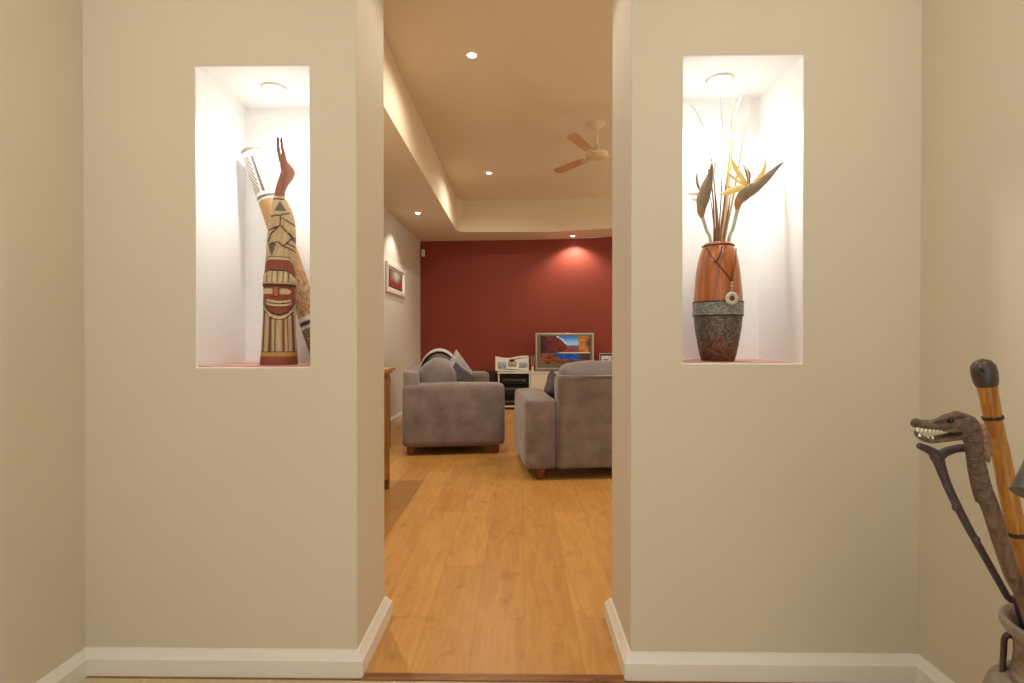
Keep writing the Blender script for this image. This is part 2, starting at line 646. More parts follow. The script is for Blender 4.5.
OPEN = (JL, JR, -1, HEAD)
for i in range(len(xs)-1):
    for j in range(len(zs)-1):
        xa, xb, za, zb = xs[i], xs[i+1], zs[j], zs[j+1]
        cx, cz = (xa+xb)/2, (za+zb)/2
        op = inside(OPEN, cx, cz)
        ni = inside(NICHE_L, cx, cz) or inside(NICHE_R, cx, cz)
        if not op and not ni:
            w.cm = 0
            w.quad((xa, W0, za), (xb, W0, za), (xb, W0, zb), (xa, W0, zb))
        if ni:
            w.cm = 1
            w.quad((xa, NB, za), (xb, NB, za), (xb, NB, zb), (xa, NB, zb))
        if not op:
            w.cm = 2
            w.quad((xb, W1, za), (xa, W1, za), (xa, W1, zb), (xb, W1, zb))
for (a, b, c, d) in (NICHE_L, NICHE_R):
    w.cm = 1
    for x in (a, b):
        zz = [c]+[z for z in zs if c < z < d]+[d]
        for z0, z1 in zip(zz, zz[1:]):
            w.quad((x, W0, z0), (x, NB, z0), (x, NB, z1), (x, W0, z1))
    for z in (c, d):
        w.quad((a, W0, z), (b, W0, z), (b, NB, z), (a, NB, z))
w.cm = 3
for x in (JL, JR):
    zz = [z for z in zs if z <= HEAD]
    for z0, z1 in zip(zz, zz[1:]):
        w.quad((x, W0, z0), (x, W1, z0), (x, W1, z1), (x, W0, z1))
w.quad((JL, W0, HEAD), (JR, W0, HEAD), (JR, W1, HEAD), (JL, W1, HEAD))
part_wall = struct('wall_front', w, [M['wall'], M['white'], M['living'], M['jamb']], weld=True, smooth=False, bevel=.004, bseg=2)

struct('wall_left', MB().box(HL-.1, HL, -.7, W0, 0, SOF), M['wall'], smooth=False)
struct('wall_right', MB().box(HR, HR+.1, -.7, W0, 0, SOF), M['wall'], smooth=False)
struct('ceiling', MB().box(HL-.1, HR+.1, -.7, W0, SOF, SOF+.1), M['white'], smooth=False)
struct('floor', MB().box(HL-.1, HR+.1, -.7, 1.655, -.06, 0), M['tile'], smooth=False)
struct('floor_living', MB().plate([(LW, 1.685), (RW, 1.685), (RW, 7.8), (1.5, 8.5), (.7, 8.8), (LW, 8.8)], -.06, 0), M['floor'], smooth=False)
struct('trim_1', MB().plate([(JL+.022, 1.655), (JR-.022, 1.655), (JR-.022, 1.69), (JL+.022, 1.69)], -.06, .004), M['thresh'], smooth=False)
struct('wall_living_left', MB().box(LW-.1, LW, W1, 8.75, 0, SOF+.6), M['living'], smooth=False)
struct('wall_living_right', MB().box(RW, RW+.1, W1, 8.75, 0, SOF+.6), M['living'], smooth=False)
RED = [(LW, 8.61), (.40, 8.465), (.62, 8.445), (.85, 8.40), (1.15, 8.325), (1.446, 8.235), (RW, 7.70)]
RED2 = [(RW, 7.85), (1.47, 8.38), (.70, 8.6), (LW, 8.76)]
struct('wall_back', MB().plate(RED+RED2, 0, SOF), M['red'], smooth=True, angle=30)
# lowered soffit round a raised tray
TY0, TXR = 2.25, 2.6
TR = [(-.935, TY0), (TXR, TY0), (TXR, 7.22), (1.345, 7.60), (.55, 7.85), (-.80, 7.85), (-.86, 7.835), (-.905, 7.79), (-.935, 7.72)]
c = MB()
OUT = [(LW, W1), (RW, W1), (RW, 7.75), (1.446, 8.235), (.68, 8.445), (LW, 8.61)]
for poly in ([OUT[0], OUT[1], TR[1], TR[0]], [OUT[1], OUT[2], TR[2], TR[1]], [OUT[2], OUT[3], TR[3], TR[2]], [OUT[3], OUT[4], TR[4], TR[3]],
             [OUT[4], OUT[5], TR[5], TR[4]], [OUT[5]]+[TR[8], TR[7], TR[6], TR[5]][::1], [OUT[5], OUT[0], TR[0], TR[8]]):
    c.add([(p[0], p[1], SOF) for p in poly], [tuple(range(len(poly)))])
n = len(TR)
for i in range(n):
    a, b = TR[i], TR[(i+1) % n]
    c.quad((a[0], a[1], SOF), (b[0], b[1], SOF), (b[0], b[1], CEI), (a[0], a[1], CEI))
c.add([(p[0], p[1], CEI) for p in TR], [tuple(range(n))])
struct('ceiling_living', c, M['ceil'], weld=True, smooth=True, angle=25)

# baseboards: chamfered profile swept along the wall foot
PROF = [(0, 0), (.024, 0), (.024, .054), (.020, .058), (.006, .080), (0, .081)]


def baseboard(name, path, mat_=None):
    mb = MB()
    path = [Vector((p[0], p[1])) for p in path]
    m = len(path)
    rows = []
    for i in range(m):
        d1 = (path[i]-path[i-1]).normalized() if i else None
        d2 = (path[i+1]-path[i]).normalized() if i < m-1 else None
        n1 = Vector((d1.y, -d1.x)) if d1 else None
        n2 = Vector((d2.y, -d2.x)) if d2 else None
        if n1 is None:
            off = n2
        elif n2 is None:
            off = n1
        else:
            s = n1+n2
            off = s/(s.dot(n1))
        rows.append([(path[i].x+off.x*q, path[i].y+off.y*q, z) for q, z in PROF])
    k = len(PROF)
    vs = [p for r in rows for p in r]
    fs = []
    for i in range(m-1):
        for j in range(k-1):
            fs.append((i*k+j, i*k+j+1, (i+1)*k+j+1, (i+1)*k+j))
    fs.append(tuple(range(k)))
    fs.append(tuple((m-1)*k+j for j in range(k))[::-1])
    mb.add(vs, fs)
    return struct(name, mb, mat_ or M['trim'], smooth=False)


baseboard('baseboard_front_left', [(HL, -.65), (HL, W0), (JL, W0), (JL, W1), (LW+.03, W1)])
baseboard('baseboard_front_right', [(RW-.03, W1), (JR, W1), (JR, W0), (HR, W0), (HR, -.65)])
baseboard('baseboard_living_left', [(LW, W1+.03), (LW, 8.58)])
baseboard('baseboard_back', [(LW+.03, 8.608), (.68, 8.445), (1.446, 8.235), (RW-.03, 7.76)])

# ------------------------------------------------------------------ downlights
def downlight(name, label, x, y, z, r, lens, power, cone=110, blend=.8, col=(1, .91, .77), group=None, lamprad=.02):
    t = thing(name, label, 'light', (x, y, z), 0, group)
    MB().lathe([(r*.72, -.001), (r*.78, -.006), (r*.95, -.006), (r, -.001)], seg=32).build('trim_ring', M['ring'], t)
    MB().lathe([(.0005, -.002), (r*.74, -.002)], seg=32).build('lens', lens, t)
    if power:
        lamp('bulb', 'SPOT', (0, 0, -.012), power, col, t, spot_size=math.radians(cone), spot_blend=blend, shadow_soft_size=lamprad)
    return t


downlight('niche_downlight', 'round recessed downlight above the carved bird figure in the left niche', -.868, 1.838, NICHE_L[3], .045, M['nichelamp'], 12.5, 124, .5, (1, .98, .95), 'niche downlights')
downlight('niche_downlight', 'round recessed downlight above the vase of dried flowers in the right niche', .705, 1.845, NICHE_R[3], .048, M['nichelamp'], 12.5, 124, .5, (1, .98, .95), 'niche downlights')
LG = 'living room ceiling downlights'
downlight('ceiling_downlight', 'large bright downlight in the raised ceiling, nearest the opening', -.348, 3.83, CEI, .045, M['lamp'], 46, 166, .6, group=LG)
downlight('ceiling_downlight', 'downlight in the raised ceiling left of the fan, farther in', -.382, 6.56, CEI, .045, M['lamp'], 46, 166, .6, group=LG)
downlight('ceiling_downlight', 'downlight in the lowered soffit beside the white left wall', -1.296, 6.65, SOF, .042, M['lamp'], 34, 110, .5, (1, .92, .80), group=LG)
downlight('ceiling_downlight', 'downlight in the soffit washing the red wall above the television', .835, 8.18, SOF, .042, M['lamp'], 50, 130, .6, group=LG)
# further fittings of the same rows, outside the photograph's view
for nm, (x, y, z), p, cn in (('soffit_bulb', (-1.29, 3.48, SOF-.02), 95, 140), ('ceiling_bulb', (1.6, 3.83, CEI-.02), 36, 140), ('ceiling_bulb', (1.6, 6.3, CEI-.02), 36, 140)):
    lamp(nm, 'SPOT', (x, y, z), p, (1, .88, .70), spot_size=math.radians(cn), spot_blend=.8, shadow_soft_size=.02)
lamp('living_ceiling_fill', 'AREA', (1.85, 4.2, CEI-.02), 16, (1, .88, .70), shape='DISK', size=1.6)  # added soft fill under the tray ceiling, not a fitting of the room
for y in (3.4, 6.3):
    lamp('living_side_fill', 'POINT', (2.55, y, 1.75), 26, (1, .88, .70), shadow_soft_size=.3)  # unseen point fill added to lift the living room ceiling and walls
for x in (-.95, .82):
    lamp('hall_ceiling_fill', 'AREA', (x, .62, SOF-.02), 8, (1, .95, .86), shape='DISK', size=.6)  # added area fill that evens out the hall walls, no fitting modelled
lamp('opening_bulb', 'SPOT', (-.08, 1.87, HEAD-.02), 7, (1, .92, .82), spot_size=math.radians(150), spot_blend=.4, shadow_soft_size=.03)

wd = bpy.data.worlds.new('ambient')
SC.world = wd
wd.use_nodes = True
bg = wd.node_tree.nodes['Background']
bg.inputs['Color'].default_value = (1, .95, .87, 1)
bg.inputs['Strength'].default_value = 1.12

# ------------------------------------------------------------------ ceiling fan
t = thing('ceiling_fan', 'cream three-blade ceiling fan hanging from the raised ceiling', 'fan', (.752, 5.06, CEI))
MB().lathe([(.0005, 0), (.078, 0), (.075, -.018), (.055, -.04), (.024, -.052), (.0005, -.053)], seg=32).build('canopy', M['ceil'], t)
MB().tube([(0, 0, -.045), (0, 0, -.26)], .011).build('rod', M['ceil'], t)
MB().lathe([(.0005, -.215), (.022, -.22), (.032, -.25), (.05, -.268), (.105, -.29), (.112, -.31), (.10, -.328), (.06, -.345), (.0005, -.35)], seg=36).build('motor', M['fan'], t)
for a in (126, 240, 2):
    R = Matrix.Rotation(math.radians(a), 4, 'Z')
    R2 = R @ Matrix.Translation((0, 0, -.312)) @ Matrix.Rotation(math.radians(11), 4, 'X')
    bl = MB()
    poly = [(.17, -.036), (.30, -.046), (.56, -.054), (.60, -.046), (.62, -.016), (.62, .016), (.60, .046), (.56, .054), (.30, .046), (.17, .036)]
    bl.plate(poly, -.004, .004)
    bl.v = [tuple(R2 @ Vector(v)) for v in bl.v]
    b = bl.build('blade', M['fanblade'], t, smooth=False)
    ir = MB().box(.085, .215, -.018, .018, -.012, -.004, R2)
    ir.build('blade_bracket', M['fan'], b, smooth=False)

# ------------------------------------------------------------------ sofas
def make_sofa(name, label, loc, rz, L, D, AH, AW, BH, wide_back=True, armpuff=.01):
    """local: length on x, back at y=0, front at y=-D"""
    t = thing(name, label, 'sofa', loc, rz)
    LEG = .085
    base = MB().soft((0, -D/2, (LEG+.30)/2), (L-2*AW+.01, D-.03, .30-LEG), .025, n=8)
    base.build('seat_base', M['sofa'], t)
    for s in (-1, 1):
        a = MB().soft((s*(L-AW)/2, -D/2, (LEG+AH)/2), (AW, D, AH-LEG), .042 if wide_back else .034, puff=(.006, .004, armpuff), n=16, wob=.004, seed=s+2)
        a.build('arm', M['sofa'], t)
    # raked back shell
    BT = .20

    def rake(v):
        k = (v.z+(BH-LEG)/2)/(BH-LEG)
        if v.y < 0:
            v.y += .10*max(0, k-.35)
        return v
    bk = MB().soft((0, -BT/2-.002, (LEG+BH)/2), (L-.03 if wide_back else L-2*AW+.006, BT, BH-LEG), .03, n=20, wob=.004 if wide_back else .009, seed=3, warp=rake)
    bk.build('backrest', M['sofa'], t)
    ncu = 2
    wcu = (L-2*AW)/ncu
    for i in range(ncu):
        x = -L/2+AW+wcu*(i+.5)
        sc = MB().soft((x, -BT-(D-BT)/2+.02, .385), (wcu-.006, D-BT-.02, .17), .045, puff=(0, .01, .025), n=14, wob=.005, seed=i)
        sc.build('seat_cushion', M['sofa2'], t)
    for sx in (-1, 1):
        for y in (-.07, -D+.08):
            lg = MB()
            x = sx*(L/2-(.085 if wide_back else .125))
            vs = []
            for z, h in ((0, .026), (LEG+.005, .034)):
                vs += [(x-h, y-h, z), (x+h, y-h, z), (x+h, y+h, z), (x-h, y+h, z)]
            lg.add(vs, [(3, 2, 1, 0), (4, 5, 6, 7), (0, 1, 5, 4), (1, 2, 6, 5), (2, 3, 7, 6), (3, 0, 4, 7)])
            lg.build('leg', M['sofaleg'], t, smooth=False, bevel=.004)
    return t


# sofa on the left: faces right, back to the white wall
TH1 = math.radians(98.3)
front1 = Vector((math.sin(TH1), -math.cos(TH1), 0))
len1 = Vector((math.cos(TH1), math.sin(TH1), 0))
L1, D1 = 1.92, .955
o1 = Vector((-1.080, 4.775, 0))+len1*(L1/2)
S1 = make_sofa('sofa', 'mauve-grey suede sofa seen from its arm end, beside the white left wall', o1, TH1, L1, D1, .668, .22, .79)


def s1(x, y, z):
    return o1+len1*x-front1*y+Vector((0, 0, z))


# two big back cushions (local frame of the sofa)
for i, (x, h, w_) in enumerate(((-.44, .405, .70), (.38, .465, .72))):
    Tm = Matrix.Translation((x, -.315, .465+h/2)) @ Matrix.Rotation(math.radians(12 if i == 0 else 16), 4, 'X')
    MB().soft((0, 0, 0), (w_, .27, h), .10, puff=(.0, .07, .03), n=16, wob=.010, seed=i+5, T=Tm).build('back_cushion', M['sofa2'], S1)

# sofa on the right: back towards the hall
TH2 = math.radians(185.5)
front2 = Vector((math.sin(TH2), -math.cos(TH2), 0))
len2 = Vector((math.cos(TH2), math.sin(TH2), 0))
L2, D2 = 1.95, .95
o2 = Vector((.044, 3.985, 0))-len2*(L2/2)
S2 = make_sofa('sofa', 'mauve-grey suede sofa with its back to the opening, right', o2, TH2, L2, D2, .625, .25, .805, wide_back=False, armpuff=.02)
for i in range(2):
    wcu = (L2-.5)/2
    x = L2/2-.25-wcu*(i+.5)-(.035 if i == 0 else 0)
    Tm = Matrix.Translation((x, -.285, .45+.215)) @ Matrix.Rotation(math.radians(9), 4, 'X')
    MB().soft((0, 0, 0), (wcu-.03, .22, .43), .085, puff=(.0, .05, .035), n=16, wob=.012, seed=i+9, T=Tm).build('back_cushion', M['sofa2'], S2)
# piping down the outside of the back and along its top
pp = MB()
for sx in (-1, 1):
    x = sx*(L2/2-.25)
    sm_ = MB().tube([(x, .002, .10), (x, .002, .79)], .004, 8).build('seam', M['sofa2'], S2)
pp.tube([(-(L2/2-.25), -.004, .801), (L2/2-.25, -.004, .801)], .006, 8)
pp.build('piping', M['sofa'], S2)


def pillow(name, label, loc, rot, w_, h_, th, m, cat='cushion', seed=0):
    mb = MB()
    n = 22
    for s in (1, -1):
        vs, fs = [], []
        for j in range(n+1):
            for i in range(n+1):
                u, v = 2*i/n-1, 2*j/n-1
                e = max(0, (1-u**4)*(1-v**4))
                k = 1-.09*(1-abs(v)**2)*abs(u)**3
                k2 = 1-.09*(1-abs(u)**2)*abs(v)**3
                y = s*th/2*e**.55*(1+.18*noise.noise(Vector((u*2, v*2, seed+s))))
                vs.append((u*w_/2*k, y, v*h_/2*k2))
        for j in range(n):
            for i in range(n):
                a = j*(n+1)+i
                fs.append((a, a+1, a+n+2, a+n+1))
        mb.add(vs, fs)
    o = mb.build(name, m, weld=True)
    o.location = loc
    o.rotation_euler = rot
    return tag(o, label, cat)


# throw over the farther back cushion
def throw():
    mb = MB()
    sec = [(-.165, .0), (-.185, .08), (-.172, .16), (-.12, .228), (-.03, .268), (.06, .264), (.135, .22), (.186, .14), (.20, .06), (.20, -.02)]
    vs, fs = [], []
    nx = 14
    for i in range(nx+1):
        x = -.33+.64*i/nx
        for (y, z) in sec:
            q = Vector((x*5, y*9, z*9))
            d = .008*noise.noise(q)
            vs.append((x, y*(1.0)+d, z+d-.02*(abs(x/.33)**3)))
    k = len(sec)
    for i in range(nx):
        for j in range(k-1):
            fs.append((i*k+j, i*k+j+1, (i+1)*k+j+1, (i+1)*k+j))
    mb.add(vs, fs)
    Tm = Matrix.Translation((.38, -.315, .465+.235)) @ Matrix.Rotation(math.radians(16), 4, 'X')
    mb.v = [tuple(Tm @ Vector(v)) for v in mb.v]
    o = mb.build('throw_blanket', M['throw'])
    md = o.modifiers.new('thick', 'SOLIDIFY')
    md.thickness = .014
    md.offset = 1
    md2 = o.modifiers.new('sub', 'SUBSURF')
    md2.levels = md2.render_levels = 1
    o.location = o1
    o.rotation_euler = (0, 0, TH1)
    tag(o, 'pale grey throw draped over the farther back cushion of the left sofa', 'blanket')


throw()
p = s1(.30, -.60, .665)
pillow('throw_cushion', 'pale grey patterned cushion standing on its corner on the left sofa', at(458, 373.5, 5.5), (math.radians(-8), math.radians(45), math.radians(52)), .37, .37, .11, M['palecush'], seed=1)
pillow('throw_cushion', 'dark grey cushion leaning in front of the pale patterned one', at(459.5, 380.5, 5.25), (math.radians(-12), math.radians(36), math.radians(30)), .28, .28, .10, M['darkcush'], seed=2)
pillow('throw_cushion', 'small dusty pink cushion between the grey cushions on the left sofa', at(447.5, 376.5, 5.72), (math.radians(-8), math.radians(4), math.radians(40)), .24, .24, .08, M['pink'], seed=3)
pillow('throw_cushion', 'charcoal cushion tucked against the back cushion of the right sofa', at(553.5, 390, 4.62), (math.radians(-6), math.radians(42), math.radians(60)), .27, .27, .10, M['darkcush'], seed=4)

# ------------------------------------------------------------------ sideboard just inside the opening
t = thing('sideboard', 'honey oak sideboard at the left just beyond the opening', 'sideboard', (-1.273, 3.32, 0))
MB().box(-.30, .325, -.47, .47, .12, .845).build('carcass', M['cab'], t, smooth=False, bevel=.004)
tp = MB().box(-.33, .358, -.51, .51, .862, .886)
tp.box(-.315, .343, -.49, .49, .845, .863)
tp.build('worktop', M['cabtop'], t, smooth=False, bevel=.004)
for sx in (-.28, .305):
    for sy in (-.45, .45):
        MB().soft((sx, sy, .06), (.045, .045, .12), .006, n=4).build('foot', M['cab'], t)
for y0, y1 in ((-.44, -.01), (.01, .44)):
    d = MB().box(.325, .340, y0, y1, .30, .82).box(.340, .346, y0+.06, y1-.06, .36, .76).build('door', M['cab'], t, smooth=False, bevel=.003)
    yk = y1-.04 if y0 < 0 else y0+.04
    MB().ball((.355, yk, .58), .013).build('knob', M['sofaleg'], d)
pl = MB()
n = 12
poly = [(-.43, .12), (-.43, .05)]+[(-.40+.80*i/n, .085+.035*math.sin(PI*i/n)) for i in range(n+1)]+[(.43, .05), (.43, .12)]
vs = [(x, a, z) for x in (.31, .325) for a, z in poly]
k = len(poly)
pl.add(vs, [tuple(range(k)), tuple(range(2*k-1, k-1, -1))]+[(i, (i+1) % k, (i+1) % k+k, i+k) for i in range(k)])
pl.build('apron', M['cab'], t, smooth=False)

# ------------------------------------------------------------------ TV unit and what stands on it
UX0, UX1, UF, UB, UZ = -.327, 1.56, 7.98, 8.205, .575
UB_ = 8.40
t = thing('tv_unit', 'low off-white television unit with black open bays against the red wall', 'tv stand', (0, 0, 0))


def box(*a, m, name, parent, bevel=.003):
    return MB().box(*a).build(name, m, parent, smooth=False, bevel=bevel)


MB().plate([(UX0-.012, UF-.012), (UX1, UF-.012), (UX1, 8.18), (.70, 8.41), (UX0-.012, 8.43)], .553, UZ).build('top', M['unitwhite'], t, smooth=False, bevel=.003)
for x in (UX0, .15, 1.05):
    box(x, x+.022, UF, UB, .03, .553, m=M['unitwhite'], name='side_panel', parent=t)
box(UX1-.022, UX1, UF, 8.16, .03, .553, m=M['unitwhite'], name='side_panel', parent=t)
box(UX0+.022, 1.54, UF+.005, 8.14, .035, .058, m=M['unitwhite'], name='bottom_panel', parent=t)
box(UX0+.022, 1.54, 8.145, 8.155, .058, .553, m=M['black'], name='back_panel', parent=t)
box(UX0+.022, .15, UF+.01, 8.145, .395, .408, m=M['black'], name='shelf', parent=t)
box(UX0+.022, .15, UF+.01, 8.145, .225, .238, m=M['black'], name='shelf', parent=t)
for z0, z1 in ((.066, .305), (.311, .549)):
    d = box(.175, 1.047, UF-.008, UF+.012, z0, z1, m=M['unitwhite'], name='drawer', parent=t)
    MB().tube([(.5, UF-.026, (z0+z1)/2), (.72, UF-.026, (z0+z1)/2)], .006).box(.51, .52, UF-.026, UF-.008, (z0+z1)/2-.004, (z0+z1)/2+.004).box(.70, .71, UF-.026, UF-.008, (z0+z1)/2-.004, (z0+z1)/2+.004).build('handle', M['chrome'], d)
box(UX0, UX1, UF+.03, UF+.05, 0, .036, m=M['dark'], name='plinth', parent=t)
# equipment in the open bay
for nm, lb, z, h, x0, x1 in (('disc_player', 'slim black disc player on the top shelf of the television unit', .408, .07, -.27, .12),
                             ('amplifier', 'black amplifier on the middle shelf of the television unit', .238, .115, -.28, .13),
                             ('video_recorder', 'black video recorder on the bottom of the television unit', .058, .09, -.26, .11)):
    e = thing(nm, lb, 'electronics', ((x0+x1)/2, 8.07, z))
    hw = (x1-x0)/2
    box(-hw, hw, -.06, .07, .004, h, m=M['black'], name='case', parent=e)
    box(-hw+.01, hw-.01, -.063, -.060, h*.62, h*.72, m=M['chrome'], name='trim_strip', parent=e, bevel=0)
    MB().tube([(hw-.05, -.061, h*.42), (hw-.05, -.072, h*.42)], .011, 16).build('knob', M['chrome'], e)

# loudspeaker / bass box beside the unit
t = thing('subwoofer', 'dark brown-black floor speaker left of the television unit', 'speaker', (-.46, 8.22, 0))
box(-.105, .105, -.17, .17, .02, .568, m=M['black'], name='cabinet', parent=t, bevel=.006)
box(-.095, .095, -.178, -.17, .06, .55, m=M['dark'], name='grille', parent=t)
for sx in (-.08, .08):
    for sy in (-.14, .14):
        MB().lathe([(.014, 0), (.017, .022)], (sx, sy, 0), 12, True, True).build('foot', M['black'], t)


def sm(a, b, x):
    x = max(0, min(1, (x-a)/(b-a)))
    return x*x*(3-2*x)


def canyon(u, v):
    n1 = noise.noise(Vector((u*9, v*16, 0)))
    n2 = noise.noise(Vector((u*20, v*20, 4)))
    nn = n1*.6+n2*.4
    # far cliffs, then sky, then the two flanks of the canyon
    c = mix3(lin('#6A3240'), lin('#8A5148'), max(0, min(1, .5+nn)))
    c = mix3(c, lin('#5C5C8C'), .35*sm(.45, .68, v))
    if v > .42:
        skyk = sm(-.012, .02, v-(.665+.025*n1))
        sky = mix3(lin('#8CC0E6'), lin('#2C6FB8'), sm(.68, 1.0, v))
        c = mix3(c, sky, skyk)
        edge = 1.03-1.55*(u-.30)+.05*n1 if u < .52 else .6
        if u < .52:
            d = v-edge
            lf = mix3(lin('#3A1418'), lin('#7A3230'), max(0, min(1, .45+.9*nn+.5*(u-.2))))
            lf = mix3(lf, lin('#120A0C'), sm(.18, .0, u)*.8)
            c = mix3(lf, mix3(lin('#DCE8F0'), c, sm(.0, .10, d)), sm(-.01, .015, d))
        re_ = .74+.05*(1-v)+.02*n2
        rt = mix3(lin('#4E2418'), lin('#B87A38'), max(0, min(1, .35+1.1*nn+.5*math.sin((u-.7)*12))))
        rt = mix3(rt, lin('#2A1410'), sm(.95, 1.0, u)*.7)
        c = mix3(c, rt, sm(-.01, .03, u-re_))
        return c
    if v > .375:
        return mix3(lin('#4A2A22'), lin('#D8C490'), sm(.28, .42, u+.05*n1))
    w_ = mix3(lin('#2A62AC'), lin('#173A78'), max(0, min(1, .5+1.4*n2)))
    w_ = mix3(w_, lin('#4A3038'), sm(.70, .85, u+.05*n1))
    fg = mix3(lin('#3C241E'), lin('#9A5230'), max(0, min(1, .5+1.2*nn)))
    fg = mix3(fg, lin('#55604E'), max(0, min(1, n2*1.4-.1)))
    shore = .14+.26*sm(.48, .18, u)+.04*n1
    return mix3(fg, w_, sm(-.02, .02, v-shore))


t = thing('television', 'silver widescreen television showing a red canyon and river', 'television', (.705, 8.10, UZ))
TW, TB, TT = .452, .035, .602
fr = MB()
fr.box(-TW, TW, -.03, .045, TB, TT)
fr.build('casing', M['silver'], t, smooth=False, bevel=.006)
MB().box(-TW+.026, TW-.026, -.036, -.028, TB+.03, TT-.022).build('bezel', M['tvgrey'], t, smooth=False, bevel=.003)
MB().picture((-.374, -.0375, .125), (.766, 0, 0), (0, 0, .432), canyon, 110, 64).build('screen', M['screen'], t, smooth=False)
MB().plate([(-.24, -.07), (.24, -.07), (.20, .06), (-.20, .06)], 0, .014).box(-.10, .10, -.005, .03, .014, TB+.01).build('stand', M['silver'], t, smooth=False, bevel=.003)


def snapshot(seed, tint):
    def fn(u, v):
        q = noise.noise(Vector((u*5+seed*7, v*5, seed)))
        q2 = noise.noise(Vector((u*13+seed*3, v*13, seed+2)))
        c = mix3(lin('#D8DCE0'), lin(tint), max(0, min(1, .75-v*.6+q)))
        c = mix3(c, lin('#1E1C22'), max(0, min(1, .35+1.5*q2-.3*v)))
        return c
    return fn


# wavy white frame with three snapshots
t = thing('photo_frame', 'wavy white frame holding three snapshots, left end of the television unit', 'picture frame', (-.112, 8.05, UZ))
n = 24
top = lambda u: .235+.018*math.sin(u*2*PI*.95+2.6)
bot = lambda u: .006+.008*math.sin(u*2*PI*.9+.3)+.006
fb = MB()
vs, fs = [], []
for yy in (-.008, .008):
    for i in range(n+1):
        u = i/n
        x = -.258+.516*u
        vs.append((x, yy, bot(u)))
        vs.append((x, yy, top(u)))
m_ = 2*(n+1)
for i in range(n):
    a = 2*i
    fs.append((a, a+2, a+3, a+1))
    fs.append((m_+a, m_+a+1, m_+a+3, m_+a+2))
    fs.append((a+1, a+3, m_+a+3, m_+a+1))
    fs.append((a, m_+a, m_+a+2, a+2))
fs.append((0, 1, m_+1, m_))
fs.append((2*n, m_+2*n, m_+2*n+1, 2*n+1))
fb.add(vs, fs)
lean = Matrix.Rotation(math.radians(-8), 4, 'X')
fb.v = [tuple(lean @ Vector(v)) for v in fb.v]
fb.build('panel', M['frame'], t, smooth=False)
for k_, (x0, z0, ww, hh, tint) in enumerate(((-.225, .052, .135, .105, '#6E8CA0'), (-.065, .080, .135, .085, '#A05A50'), (.105, .060, .135, .090, '#6A7CA0'))):
    ph = MB().picture((x0, -.0095, z0), (ww, 0, 0), (0, 0, hh), snapshot(k_+1, tint), 22, 16)
    ph.v = [tuple(lean @ Vector(v)) for v in ph.v]
    ph.build('photo', M['print'], t, smooth=False)
wv = MB()
for f_, z_, x0, x1 in ((top, -.035, -.06, .24), (bot, .022, -.22, .24)):
    pts = [Vector((x0+(x1-x0)*i/12, -.0095, f_((x0+(x1-x0)*i/12+.258)/.516)+z_)) for i in range(13)]
    wv.tube([lean @ q for q in pts], [(.001+.005*math.sin(PI*i/12), .0008) for i in range(13)], 6)
wv.build('wave_stripe', M['frameblack'], t)
wv = MB().box(-.2, .2, .03, .036, 0, .16)
Tm = Matrix.Translation((0, .055, 0)) @ Matrix.Rotation(math.radians(14), 4, 'X')
MB().box(-.04, .04, -.003, .003, .002, .20, Tm).build('easel', M['frameblack'], t, smooth=False)

# reed holder beside the frame
t = thing('reed_holder', 'slim holder with thin upright sticks between white frame and television', 'ornament', (.205, 8.03, UZ))
MB().lathe([(.0005, .002), (.018, .002), (.018, .08), (.013, .085), (.013, .02), (.0005, .02)], seg=20).build('cup', M['unitwhite'], t)
for i, (dx, h) in enumerate(((-.02, .25), (.002, .235), (.028, .255))):
    MB().tube([(dx*.2, 0, .02), (dx, 0, h)], .0035, 8).build('stick', M['tvgrey' if i == 1 else 'silver'], t)

# small black frame right of the television
t = thing('photo_frame', 'small dark-edged photo frame right of the television', 'picture frame', (1.345, 8.03, UZ))
Tm = Matrix.Rotation(math.radians(-8), 4, 'X')
fr = MB()
fr.box(-.105, .105, -.008, .008, .004, .29, Tm)
fr.build('frame', M['frameblack'], t, smooth=False, bevel=.003)
e = MB()
for (x0, x1, z0, z1) in ((-.105, .105, .282, .29), (-.105, -.097, .004, .29), (.097, .105, .004, .29)):
    e.box(x0, x1, -.0105, -.008, z0, z1, Tm)
e.build('silver_edge', M['silver'], t, smooth=False)
ph = MB().picture((-.08, -.0095, .05), (.16, 0, 0), (0, 0, .20), snapshot(6, '#B8B4B0'), 18, 20)
ph.v = [tuple(Tm @ Vector(v)) for v in ph.v]
ph.build('photo', M['print'], t, smooth=False)
Tm = Matrix.Translation((0, .062, 0)) @ Matrix.Rotation(math.radians(14), 4, 'X')
MB().box(-.03, .03, -.003, .003, .002, .20, Tm).build('easel', M['frameblack'], t, smooth=False)

# ------------------------------------------------------------------ picture on the left wall, alarm sensor
t = thing('framed_picture', 'white-framed red landscape picture on the white left wall', 'picture', (LW, 6.84, 1.672))
PW, PH = .495, .375
fr = MB()
for (y0, y1, z0, z1) in ((-PW, PW, 0, .045), (-PW, PW, PH-.045, PH), (-PW, -PW+.05, .045, PH-.045), (PW-.05, PW, .045, PH-.045)):
    fr.box(0, .03, y0, y1, z0, z1)
fr.build('frame', M['frame'], t, smooth=False, bevel=.004)
MB().box(.001, .010, -PW+.04, PW-.04, .03, PH-.03).build('mount', M['frame'], t, smooth=False)


def outback(u, v):
    q = noise.noise(Vector((u*6, v*6, 9)))
    r = .55-.25*math.sin(PI*u)+.08*q
    if v > r:
        return mix3(lin('#6E5A58'), lin('#C8BFB0'), max(0, 1-abs(u-.55)*2.2)*max(0, min(1, (v-r)*3)))
    return mix3(lin('#7E2A24'), lin('#A8483A'), .5+q)


